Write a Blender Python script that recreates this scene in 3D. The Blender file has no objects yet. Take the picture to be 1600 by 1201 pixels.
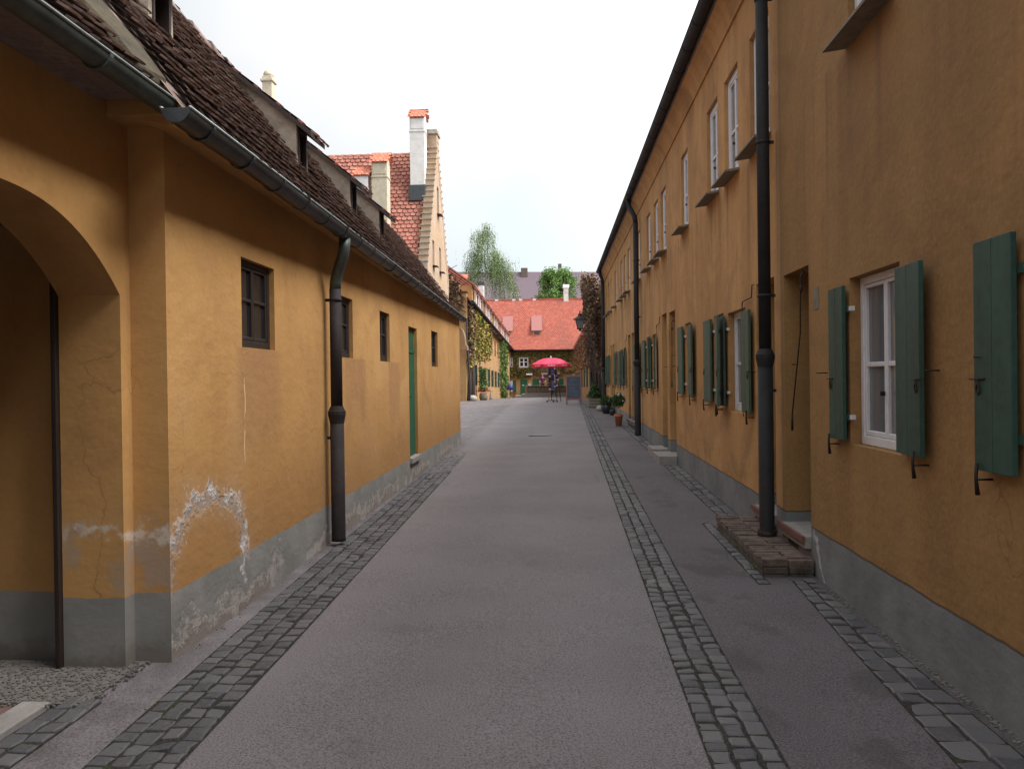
import bpy, bmesh, math, random
from mathutils import Vector, Matrix
random.seed(7)
R = math.radians
S = bpy.context.scene
COL = S.collection
# ------------------------------------------------------------------ camera
cam_d = bpy.data.cameras.new('camera'); cam = bpy.data.objects.new('camera', cam_d); COL.objects.link(cam)
cam_d.sensor_width = 36; cam_d.lens = 28.125; cam_d.clip_start = .05; cam_d.clip_end = 2000
cam.location = (0, 0, 1.70)
cam.matrix_world = Matrix.Translation((0, 0, 1.70)) @ (Matrix.Rotation(.0552270, 3, 'Z') @ Matrix.Rotation(math.pi/2-.0060768, 3, 'X') @ Matrix.Rotation(-.0130900, 3, 'Z')).to_4x4()
S.camera = cam
# ------------------------------------------------------------------ world, sun, exposure
SUN_DIR = Vector((.62, -.10, .78)).normalized()          # towards the sun
SUN_E = math.asin(SUN_DIR.z); SUN_ROT = math.atan2(SUN_DIR.x, SUN_DIR.y)
W = bpy.data.worlds.new('World'); S.world = W; W.use_nodes = True
wn = W.node_tree; wn.nodes.clear()
def wnode(t, **k):
    n = wn.nodes.new(t)
    for a, b in k.items(): setattr(n, a, b)
    return n
sky = wnode('ShaderNodeTexSky', sky_type='NISHITA', sun_disc=False, sun_elevation=SUN_E, sun_rotation=SUN_ROT, air_density=1.0, dust_density=6.0, ozone_density=1.0)
tc = wnode('ShaderNodeTexCoord')
nz = wnode('ShaderNodeTexNoise'); nz.inputs['Scale'].default_value = 2.2; nz.inputs['Detail'].default_value = 4
wn.links.new(tc.outputs['Generated'], nz.inputs['Vector'])
dot = wnode('ShaderNodeVectorMath', operation='DOT_PRODUCT'); dot.inputs[1].default_value = Vector((.85, -.12, .50)).normalized()
wn.links.new(tc.outputs['Generated'], dot.inputs[0])
lobe = wnode('ShaderNodeFloatCurve')                      # overcast sky: brightest round the veiled sun, dullest opposite it
cv_ = lobe.mapping.curves[0]
for p_, v_ in zip(cv_.points, ((0, .26), (1, 1))): p_.location = v_
for x_, v_ in ((.28, .27), (.36, .53), (.45, .64), (.60, .95), (.78, 1.02)): cv_.points.new(x_, v_ / 2.6 if False else v_*.38)
cv_.points[0].location = (0, .10); cv_.points[-1].location = (1, .95); lobe.mapping.update()
dm = wnode('ShaderNodeMapRange'); dm.inputs[1].default_value = -1; wn.links.new(dot.outputs['Value'], dm.inputs[0]); lobe.inputs['Factor'].default_value = 1
wn.links.new(dm.outputs[0], lobe.inputs['Value'])
ramp = wnode('ShaderNodeMix', data_type='RGBA'); ramp.inputs[6].default_value = (.87, .965, 1.0, 1); ramp.inputs[7].default_value = (1.10, 1.10, 1.10, 1)
mr = wnode('ShaderNodeMapRange'); mr.inputs[1].default_value = .38; mr.inputs[2].default_value = .62
wn.links.new(nz.outputs['Fac'], mr.inputs[0]); wn.links.new(mr.outputs[0], ramp.inputs[0])
sc = wnode('ShaderNodeVectorMath', operation='SCALE'); wn.links.new(ramp.outputs[2], sc.inputs[0]); lm = wnode('ShaderNodeMath', operation='MULTIPLY'); lm.inputs[1].default_value = 27.0; wn.links.new(lobe.outputs[0], lm.inputs[0]); wn.links.new(lm.outputs[0], sc.inputs['Scale'])
mx = wnode('ShaderNodeMix', data_type='RGBA'); mx.inputs[0].default_value = .9
wn.links.new(sky.outputs[0], mx.inputs[6]); wn.links.new(sc.outputs[0], mx.inputs[7])
bg = wnode('ShaderNodeBackground'); bg.inputs['Strength'].default_value = .078
wn.links.new(mx.outputs[2], bg.inputs['Color'])
wo = wnode('ShaderNodeOutputWorld'); wn.links.new(bg.outputs[0], wo.inputs['Surface'])
sd = bpy.data.lights.new('sun', 'SUN'); sd.energy = 2.6; sd.angle = R(32); sd.color = (1, .95, .90)
so = bpy.data.objects.new('sun', sd); COL.objects.link(so)
so.rotation_euler = SUN_DIR.to_track_quat('Z', 'Y').to_euler()
S.view_settings.view_transform = 'Standard'; S.view_settings.look = 'None'
S.view_settings.exposure = 1.06; S.view_settings.gamma = 1

# ------------------------------------------------------------------ node helper
class G:
    def __init__(s, name):
        s.m = bpy.data.materials.new(name); s.m.use_nodes = True; s.t = s.m.node_tree; s.t.nodes.clear()
        s.b = s.t.nodes.new('ShaderNodeBsdfPrincipled'); o = s.t.nodes.new('ShaderNodeOutputMaterial')
        s.t.links.new(s.b.outputs[0], o.inputs[0]); s._p = None
    def lk(s, v, sock):
        if isinstance(v, (int, float)):
            sock.default_value = v if sock.type == 'VALUE' else ((v, v, v, 1) if sock.type == 'RGBA' else (v, v, v))
        elif isinstance(v, (tuple, list)): sock.default_value = tuple(v) + ((1,) if sock.type == 'RGBA' and len(v) == 3 else ())
        else: s.t.links.new(v, sock)
    def pos(s):
        if not s._p:
            g = s.t.nodes.new('ShaderNodeNewGeometry'); x = s.t.nodes.new('ShaderNodeSeparateXYZ')
            s.t.links.new(g.outputs['Position'], x.inputs[0]); s._p = (g.outputs['Position'], x.outputs[0], x.outputs[1], x.outputs[2])
        return s._p
    def vec(s, x, y, z):
        n = s.t.nodes.new('ShaderNodeCombineXYZ')
        for v, k in zip((x, y, z), n.inputs): s.lk(v, k)
        return n.outputs[0]
    def m_(s, op, a, b=0.0, c=0.0):
        n = s.t.nodes.new('ShaderNodeMath'); n.operation = op
        for v, k in zip((a, b, c), n.inputs): s.lk(v, k)
        return n.outputs[0]
    def add(s, a, b): return s.m_('ADD', a, b)
    def sub(s, a, b): return s.m_('SUBTRACT', a, b)
    def mul(s, a, b): return s.m_('MULTIPLY', a, b)
    def noise(s, scale=1, det=4, st=(1, 1, 1), rough=.55, off=0, dist=0):
        p, x, y, z = s.pos()
        mp = s.t.nodes.new('ShaderNodeMapping'); s.t.links.new(p, mp.inputs[0]); mp.inputs['Scale'].default_value = st; mp.inputs['Location'].default_value = (off, off*1.7, off*.6)
        n = s.t.nodes.new('ShaderNodeTexNoise'); s.t.links.new(mp.outputs[0], n.inputs['Vector'])
        n.inputs['Scale'].default_value = scale; n.inputs['Detail'].default_value = det; n.inputs['Roughness'].default_value = rough; n.inputs['Distortion'].default_value = dist
        return n.outputs['Fac']
    def voro(s, scale=1, st=(1, 1, 1), feat='F1', out='Distance', warp=0):
        mp = s.t.nodes.new('ShaderNodeMapping'); s.t.links.new(s.pos()[0], mp.inputs[0]); mp.inputs['Scale'].default_value = st
        if warp:
            w = s.t.nodes.new('ShaderNodeTexNoise'); w.inputs['Scale'].default_value = 3; w.inputs['Detail'].default_value = 5; s.t.links.new(mp.outputs[0], w.inputs['Vector'])
            a = s.t.nodes.new('ShaderNodeVectorMath'); a.operation = 'SCALE'; a.inputs['Scale'].default_value = warp; s.t.links.new(w.outputs['Color'], a.inputs[0])
            b = s.t.nodes.new('ShaderNodeVectorMath'); b.operation = 'ADD'; s.t.links.new(mp.outputs[0], b.inputs[0]); s.t.links.new(a.outputs[0], b.inputs[1]); mp = b
        n = s.t.nodes.new('ShaderNodeTexVoronoi'); n.feature = feat; s.t.links.new(mp.outputs[0], n.inputs['Vector']); n.inputs['Scale'].default_value = scale
        return n.outputs[out]
    def rng(s, v, a, b, lo=0.0, hi=1.0, smooth=True):
        n = s.t.nodes.new('ShaderNodeMapRange'); n.interpolation_type = 'SMOOTHSTEP' if smooth else 'LINEAR'
        for q, k in zip((v, a, b, lo, hi), n.inputs): s.lk(q, k)
        return n.outputs[0]
    def mix(s, f, a, b, mode='MIX'):
        n = s.t.nodes.new('ShaderNodeMix'); n.data_type = 'RGBA'; n.blend_type = mode; n.clamp_factor = True
        s.lk(f, n.inputs[0]); s.lk(a, n.inputs[6]); s.lk(b, n.inputs[7]); return n.outputs[2]
    def attr(s, name='rnd'):
        n = s.t.nodes.new('ShaderNodeAttribute'); n.attribute_name = name; return n.outputs['Fac']
    def bump(s, h, strength=.3, dist=.01):
        n = s.t.nodes.new('ShaderNodeBump'); s.lk(h, n.inputs['Height']); n.inputs['Strength'].default_value = strength; n.inputs['Distance'].default_value = dist
        s.t.links.new(n.outputs[0], s.b.inputs['Normal'])
    def out(s, color, rough=.8, **k):
        s.lk(color, s.b.inputs['Base Color']); s.lk(rough, s.b.inputs['Roughness'])
        for a, v in k.items(): s.lk(v, s.b.inputs[a.replace('_', ' ')])
        return s.m
M = {}
def simple(name, col, rough=.6, var=.25, scale=8, metal=0.0, bump=.15, bd=.004, spec=.4, st=(1, 1, 1)):
    g = G(name); n = g.noise(scale, 4, st); n2 = g.noise(scale*5, 3, off=3)
    f = g.rng(g.add(g.mul(n, .6), g.mul(n2, .4)), .3, .7, 1-var, 1+var, False)
    c = g.mix(1.0, col, g.vec(f, f, f), 'MULTIPLY')
    if bump: g.bump(n2, bump, bd)
    M[name] = g.out(c, rough, Metallic=metal, Specular_IOR_Level=spec); return M[name]

def plaster(name, zp, kind):
    """ochre lime plaster with a grey painted plinth; zp = (z0, slope, y0) of the painted line"""
    g = G(name); p, x, y, z = g.pos()
    big = g.noise(.55, 5, off=2); mid = g.noise(2.2, 5, off=9); fine = g.noise(30, 4); streak = g.noise(1.0, 5, (1.5, 1.5, .25), off=4)
    ochre = g.mix(g.rng(big, .35, .65), (.43, .230, .080), (.515, .293, .108))
    if kind == 'right': ochre = g.mix(g.rng(streak, .38, .62), (.43, .232, .095), (.52, .292, .122)); ochre = g.mix(g.rng(y, 7.70, 7.72), g.mix(g.rng(streak, .35, .65), (.255, .142, .058), (.31, .178, .072)), ochre)  # nearer house browner; its paint also carries the lens darkening on that side
    if kind == 'far': ochre = g.mix(g.rng(big, .35, .65), (.36, .275, .205), (.41, .32, .245))
    if kind == 'row': ochre = g.mix(g.rng(big, .35, .65), (.34, .205, .095), (.40, .25, .115))
    ochre = g.mix(g.mul(g.rng(mid, .48, .66), .35), ochre, (.38, .20, .085))
    ochre = g.mix(g.mul(g.rng(fine, .35, .7), .12), ochre, (.62, .40, .17))
    patch_ = g.rng(g.noise(.62, 3, off=50, dist=.6), .55, .575); ochre = g.mix(g.mul(patch_, .28), ochre, (.47, .29, .14) if kind != 'right' else (.24, .135, .065))
    cloud = g.rng(g.noise(1.3, 6, off=61, rough=.65, dist=.8), .48, .70); ochre = g.mix(g.mul(cloud, .40), ochre, (.30, .155, .06) if kind != 'right' else (.20, .11, .055))
    cr = g.mul(g.rng(g.voro(.8, feat='DISTANCE_TO_EDGE', warp=.35), .0, .0045, 1, 0), g.rng(g.noise(.5, 2, off=66), .50, .58)); ochre = g.mix(g.mul(cr, .45), ochre, (.14, .08, .04))
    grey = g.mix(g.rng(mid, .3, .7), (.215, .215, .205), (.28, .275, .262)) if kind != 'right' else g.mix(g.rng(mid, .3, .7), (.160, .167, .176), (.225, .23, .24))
    wear = g.noise(5, 6, off=20, rough=.7)
    line = g.add(g.add(zp[0], g.mul(g.sub(y, zp[2]), zp[1])), g.mul(g.sub(g.noise(2.3, 4, off=81), .5), .035))
    zz = g.sub(z, line)                                   # height over painted line
    if kind == 'left':
        # damp darker plaster that climbs from the ground and under the windows
        damp = g.rng(g.add(zz, g.mul(g.sub(big, .5), -2.4)), .0, 1.15, 1, 0)
        ochre = g.mix(g.mul(damp, .6), ochre, (.33, .165, .062))
        for (a, b) in ((5.68, 6.5), (8.6, 9.5), (10.9, 11.6)):
            dm = g.mul(g.rng(y, a-.1, a+.1), g.rng(y, b-.1, b+.2, 1, 0))
            dm = g.mul(dm, g.rng(g.add(z, g.mul(g.sub(wear, .5), .8)), 1.0, 1.6)); dm = g.mul(dm, g.rng(z, 1.95, 1.98, 1, 0))
            ochre = g.mix(g.mul(dm, .55), ochre, (.30, .155, .075))
    c = g.mix(g.rng(g.add(zz, g.mul(g.sub(fine, .5), .012)), -.004, .004), grey, ochre)
    if kind == 'right':
        # thin dark lip of the paint line and faint rain streaks under upper windows
        lip = g.mul(g.rng(zz, -.012, -.003), g.rng(zz, .003, .012, 1, 0)); c = g.mix(g.mul(lip, .7), c, (.05, .035, .02))
        st2 = g.mul(g.rng(g.noise(1.0, 3, (1, 5, .15), off=31), .5, .68), g.mul(g.rng(z, 2.0, 3.9), g.rng(z, 4.0, 4.1, 1, 0)))
        c = g.mix(g.mul(st2, .5), c, (.16, .095, .055)); st3 = g.mul(g.rng(g.noise(1.0, 4, (1, 3.2, .10), off=35), .52, .66), g.rng(g.add(z, g.mul(g.sub(wear, .5), 1.5)), 4.6, 5.9)); c = g.mix(g.mul(st3, .18), c, (.13, .08, .05))
        edge = g.mul(g.rng(zz, -.02, -.45, 1.0, 0), 0)
        salt = g.mul(g.rng(wear, .62, .72), g.mul(g.rng(zz, -.25, -.05), g.rng(zz, -.02, .0, 1, 0)))
        salt = g.mul(salt, g.mul(g.rng(y, 5.4, 5.8), g.rng(y, 6.6, 6.9, 1, 0)))
        dxs = g.m_('ABSOLUTE', g.add(g.sub(y, g.add(6.6, g.mul(g.sub(.1, z), -.55))), g.mul(g.sub(wear, .5), .35)))
        salt = g.m_('MAXIMUM', salt, g.mul(g.rng(dxs, .0, .035, 1, 0), g.rng(z, .45, .38, 0, 1)))
        c = g.mix(g.mul(salt, .6), c, (.62, .62, .62))
    if kind == 'left':
        ex = g.m_('DIVIDE', g.sub(y, 5.15), .62); ez = g.m_('DIVIDE', g.sub(z, .45), .56)
        d = g.m_('SQRT', g.add(g.mul(ex, ex), g.mul(ez, ez)))
        d = g.add(d, g.mul(g.sub(wear, .5), .60)); d = g.add(d, g.mul(g.sub(g.noise(1.6, 3, off=44), .5), .55)); d = g.add(d, g.mul(g.sub(g.noise(17, 4, off=5), .5), .35))
        up = g.rng(z, .35, .55)
        peel = g.mul(g.mul(g.rng(d, .74, .9), g.rng(d, .98, 1.04, 1, 0)), up)
        haze_ = g.mul(g.mul(g.rng(d, .55, .9), g.rng(d, 1.0, 1.30, 1, 0)), g.rng(z, .30, .5)); c = g.mix(g.mul(haze_, .30), c, (.46, .35, .27)); c = g.mix(g.mul(peel, .75), c, (.36, .29, .24))
        salt = g.mul(g.mul(g.rng(d, .92, .99), g.rng(d, 1.0, 1.12, 1, 0)), up)
        salt = g.mul(salt, g.rng(g.noise(9, 5, off=8), .36, .52))
        c = g.mix(g.mul(salt, .9), c, (.66, .62, .60))
        # stripe of salt running down at the far foot of the ring
        dd = g.m_('ABSOLUTE', g.add(g.sub(y, 5.72), g.mul(g.sub(wear, .5), .5)))
        s2 = g.mul(g.mul(g.rng(dd, 0, .06, 1, 0), g.rng(z, .18, .3)), g.rng(z, .55, .62, 1, 0)); s2 = g.mul(s2, g.rng(g.noise(14, 4, off=1), .4, .55))
        c = g.mix(g.mul(s2, .9), c, (.70, .68, .68))
        # crumbling foot of the plinth
        foot = g.rng(g.add(g.sub(z, g.mul(g.sub(y, 5), .008)), g.mul(g.sub(wear, .5), -.7)), .05, .32, 1, 0)
        foot = g.mul(foot, g.m_('MAXIMUM', g.rng(g.noise(.8, 3, off=15), .4, .55), g.rng(y, 6.2, 5.4)))
        c = g.mix(g.mul(foot, .8), c, (.25, .205, .185))
        rim = g.mul(g.rng(foot, .15, .45), g.rng(foot, .55, .9, 1, 0)); c = g.mix(g.mul(rim, .45), c, (.55, .50, .47))
        # scattered flecks of blown plaster just above the painted line
        fl = g.mul(g.rng(g.noise(6.5, 6, off=40, rough=.75), .63, .70), g.mul(g.rng(zz, -.35, -.1), g.rng(zz, .25, .75, 1, 0)))
        c = g.mix(g.mul(fl, .75), c, (.58, .52, .47))
        # crack below first window
        ck = g.m_('ABSOLUTE', g.add(g.sub(y, 5.79), g.mul(g.sub(g.noise(3, 3, off=6), .5), .10)))
        ck = g.mul(g.mul(g.rng(ck, .0, .016, 1, 0), g.rng(z, 1.05, 1.12)), g.mul(g.rng(z, 1.9, 1.95, 1, 0), g.rng(g.noise(6, 3, off=7), .42, .5)))
        c = g.mix(g.mul(ck, .8), c, (.72, .55, .33))
    if kind == 'arch':
        pz = g.add(z, g.mul(g.sub(wear, .5), .5)); pk = g.mul(g.rng(pz, .46, .56), g.rng(pz, .82, .92, 1, 0)); pk = g.mul(pk, g.mul(g.rng(g.noise(3.0, 4, off=12), .38, .52), g.rng(x, -2.95, -2.8)))
        c = g.mix(g.mul(pk, .75), c, (.34, .27, .22))
        sl = g.mul(g.rng(pz, .74, .80), g.rng(pz, .82, .88, 1, 0)); sl = g.mul(sl, g.mul(g.rng(g.noise(11, 5, off=13), .42, .60), g.rng(x, -2.95, -2.8)))
        c = g.mix(g.mul(sl, .8), c, (.62, .55, .48))
        ft = g.rng(g.add(z, g.mul(g.sub(wear, .5), -.5)), .06, .2, 1, 0); c = g.mix(g.mul(ft, .7), c, (.16, .135, .115))
    h = g.add(g.mul(mid, .6), g.add(g.mul(fine, .10), g.mul(g.noise(7, 4, (1, 1, 1.8), off=17), .35)))
    if kind == 'left': h = g.sub(h, g.mul(g.m_('MAXIMUM', peel, foot), .45)); h = g.add(h, g.mul(salt, .25))
    g.bump(h, .45 if kind == 'arch' else .6, .02 if kind == 'arch' else .03)
    M[name] = g.out(c, .9, Specular_IOR_Level=.25)
plaster('plaster_left', (.455, .0025, 5), 'left')
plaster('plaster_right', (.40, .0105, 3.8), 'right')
plaster('plaster_arch', (.46, 0, 5), 'arch')
plaster('plaster_far', (-9, 0, 0), 'far'); plaster('plaster_row', (-9, 0, 0), 'row')

def asphalt():
    g = G('asphalt'); p, x, y, z = g.pos()
    a = g.noise(95, 3, rough=.8); b = g.noise(.9, 5, off=3); c2 = g.noise(260, 2, off=7)
    c = g.mix(g.rng(b, .3, .7), (.132, .116, .128), (.184, .165, .180))
    c = g.mix(g.mul(g.rng(a, .40, .64), .75), c, (.27, .245, .25)); c = g.mix(g.mul(g.rng(a, .50, .34), .8), c, (.050, .042, .045))
    c = g.mix(g.mul(g.rng(c2, .58, .72), .7), c, (.34, .32, .32))
    # darker asphalt of the footway on the right
    side = g.rng(g.sub(x, g.mul(y, .012)), .62, .66); c = g.mix(side, c, g.mix(1.0, c, (.62, .61, .64), 'MULTIPLY'))
    dark = g.mul(g.rng(g.noise(2.4, 5, (1, .7, 1), off=12), .54, .66), side); c = g.mix(g.mul(dark, .35), c, (.035, .033, .035))
    crack = g.rng(g.voro(.55, feat='DISTANCE_TO_EDGE'), 0, .006, 1, 0); crack = g.mul(crack, g.rng(g.noise(.35, 2, off=30), .58, .64)); c = g.mix(g.mul(crack, .45), c, (.03, .03, .03))
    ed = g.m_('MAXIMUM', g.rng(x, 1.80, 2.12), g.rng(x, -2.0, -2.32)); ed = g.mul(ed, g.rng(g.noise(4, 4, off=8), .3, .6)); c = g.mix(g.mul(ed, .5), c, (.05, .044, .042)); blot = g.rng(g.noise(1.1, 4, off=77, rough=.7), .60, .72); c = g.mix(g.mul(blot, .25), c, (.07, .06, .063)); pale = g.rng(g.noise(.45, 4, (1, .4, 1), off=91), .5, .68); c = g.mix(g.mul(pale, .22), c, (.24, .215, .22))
    g.bump(g.add(a, g.mul(c2, .5)), .7, .004)
    M['asphalt'] = g.out(c, .82, Specular_IOR_Level=.35)
asphalt()
def sett():
    g = G('sett'); r = g.attr(); n = g.noise(60, 4); m = g.noise(7, 4, off=3)
    c = g.mix(r, (.058, .056, .063), (.122, .117, .125)); c = g.mix(g.mul(g.rng(m, .5, .7), .4), c, (.13, .115, .10)); c = g.mix(g.mul(g.rng(n, .4, .7), .3), c, (.16, .16, .165))
    g.bump(n, .6, .004); M['sett'] = g.out(c, .62, Specular_IOR_Level=.5)
sett()
def joint():
    g = G('joint_dirt'); m = g.noise(3.2, 4, off=5); n = g.noise(70, 3)
    c = g.mix(g.rng(n, .3, .7), (.026, .024, .022), (.066, .060, .056)); c = g.mix(g.mul(g.mul(g.rng(m, .60, .70), g.rng(n, .35, .55)), .6), c, (.045, .065, .018))
    g.bump(n, .8, .006); M['joint_dirt'] = g.out(c, .95, Specular_IOR_Level=.1)
joint()
def tilemat(name, a, b, moss, mossamt=.35, sc=3):
    g = G(name); r = g.attr(); n = g.noise(22, 5); m = g.noise(sc, 5, off=6, rough=.65)
    c = g.mix(r, a, b); c = g.mix(g.mul(g.rng(n, .45, .7), .35), c, tuple(v*.45 for v in a)); c = g.mix(g.mul(g.rng(m, .52, .66), mossamt), c, moss)
    g.bump(n, .5, .006); M[name] = g.out(c, .85, Specular_IOR_Level=.3)
tilemat('tile_old', (.135, .098, .088), (.29, .21, .185), (.36, .32, .29), .45)
tilemat('tile_red', (.30, .115, .085), (.44, .185, .14), (.22, .13, .11), .35, 1.2)
tilemat('tile_far', (.31, .088, .062), (.43, .130, .092), (.22, .10, .085), .4, .8)
tilemat('tile_dormer', (.27, .12, .11), (.33, .15, .135), (.22, .14, .15), .6, 3)  # slightly purple-grey tiles of the far dormer roofs
tilemat('tile_cap', (.50, .16, .10), (.66, .25, .16), (.30, .14, .10), .2, 3)
tilemat('tile_purple', (.14, .105, .125), (.175, .13, .155), (.12, .10, .11), .3, .2)
simple('render_grey', (.34, .29, .235), .9, .45, 3.5, bump=.5, bd=.02)
simple('render_tan', (.46, .40, .30), .9, .25, 4, bump=.5, bd=.01)
simple('render_mortar', (.055, .044, .026), .9, .5, 5, bump=.6, bd=.02)
simple('stucco_white', (.62, .60, .58), .85, .2, 3)
simple('zinc', (.065, .07, .075), .45, .3, 6, .6)
simple('zinc_lip', (.24, .27, .27), .45, .3, 9, .4)
simple('zinc_green', (.085, .105, .10), .5, .3, 9, .4)  # darker than the gutter lip: underside shade is put into the tone
simple('pipe_brown', (.024, .019, .020), .75, .35, 5, .0, spec=.25)
simple('pipe_dark', (.022, .021, .024), .7, .35, 5, .0, spec=.3)
simple('wood_dark', (.028, .018, .015), .6, .5, 12, st=(1, 1, .1))
simple('wood_grey', (.20, .17, .13), .8, .3, 12)
simple('wood_brown', (.25, .12, .105), .6, .3, 10)
simple('wood_red', (.15, .065, .055), .6, .3, 10)
simple('shutter_green', (.024, .066, .053), .55, .42, 4, bump=.25, st=(1, 1, .16))
simple('shutter_olive', (.055, .093, .066), .6, .42, 4, bump=.25, st=(1, 1, .16))
simple('door_green', (.015, .10, .055), .5, .2, 6)
simple('paint_white', (.66, .66, .70), .45, .10, 14, bump=.08)
simple('iron', (.035, .025, .022), .6, .3, 20, .5)
simple('brick', (.125, .090, .078), .9, .6, 9, bump=.6, bd=.006)
simple('brick_dark', (.085, .070, .058), .92, .6, 9, bump=.6, bd=.006)
simple('concrete', (.27, .25, .24), .85, .25, 9, bump=.3)
simple('gravel', (.15, .138, .13), .95, .45, 40, bump=.5, bd=.004)
simple('paving_red', (.15, .095, .085), .9, .3, 8, bump=.4)
simple('terracotta', (.42, .16, .075), .75, .2, 9)
simple('pot_dark', (.03, .025, .03), .35, .3, 9)
simple('leaf_bay', (.035, .085, .025), .6, .4, 9)
simple('flower', (.75, .75, .72), .6, .1)
simple('flower_red', (.42, .08, .09), .6, .3)
simple('bark', (.05, .04, .035), .9, .5, 12)
simple('bark_birch', (.45, .43, .40), .9, .4, 4, st=(1, 1, 3))
simple('chalkboard', (.075, .092, .13), .8, .25, 4)
simple('chalk', (.30, .33, .38), .9, .3, 12)
simple('parasol_red', (.68, .030, .085), .6, .12, 3)
simple('parasol_white', (.80, .70, .72), .6, .1)
simple('maroon', (.16, .02, .04), .7, .3, 4)
simple('skin', (.52, .30, .22), .6, .05)
simple('hair', (.05, .035, .03), .7, .2)
simple('purple_cloth', (.17, .02, .17), .8, .2, 9)
simple('cloth_dark', (.03, .03, .05), .8, .2, 9)
simple('card_white', (.60, .58, .62), .5, .2, 30)
simple('card_blue', (.10, .12, .30), .5, .4, 30)
simple('curtain', (.42, .42, .47), .9, .12, 6)
simple('cover_blue', (.03, .04, .14), .5, .3, 6)
simple('soil', (.04, .03, .02), .95, .3, 20)
simple('moss_stone', (.40, .37, .34), .9, .3, 6)
def glass():
    g = G('glass_dark'); n = g.noise(1.5, 3); M['glass_dark'] = g.out(g.mix(n, (.012, .013, .015), (.03, .032, .036)), .06, Specular_IOR_Level=.6)
    g = G('glass_pale'); n = g.noise(4, 3, (1, 1, .15)); M['glass_pale'] = g.out(g.mix(n, (.09, .10, .115), (.22, .23, .25)), .08, Specular_IOR_Level=.6)
glass()
def leafmat(name, a, b, trans=.0):
    g = G(name); r = g.attr(); c = g.mix(r, a, b); M[name] = g.out(c, .6, Specular_IOR_Level=.3)
leafmat('leaf_birch', (.085, .135, .045), (.20, .27, .10))
leafmat('leaf_green', (.045, .11, .018), (.17, .30, .06))
leafmat('leaf_ivy', (.16, .13, .03), (.46, .36, .07))
leafmat('leaf_ivy_green', (.04, .09, .02), (.12, .19, .04))
leafmat('leaf_brown', (.07, .040, .034), (.26, .155, .105))
leafmat('leaf_rust', (.12, .06, .03), (.30, .16, .08))
leafmat('leaf_olive', (.10, .075, .02), (.25, .19, .06))
leafmat('leaf_dark', (.02, .05, .018), (.07, .13, .04))

# ------------------------------------------------------------------ mesh helper
def lerp_tab(t, v):
    if v <= t[0][0]: return t[0][1]
    for (a, b), (c, d) in zip(t, t[1:]):
        if v <= c: return b + (d-b)*(v-a)/(c-a)
    return t[-1][1]
GL = [(-30, .05), (5, .05), (20, .17), (36, .50), (45, .50), (88, -.25), (400, -.25)]
GR = [(-30, 0), (5, 0), (20, .27), (36, .50), (45, .50), (88, -.25), (400, -.25)]
def gz(x, y):
    t = min(1, max(0, (x+2.3)/4.43)); return lerp_tab(GL, y)*(1-t) + lerp_tab(GR, y)*t

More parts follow.
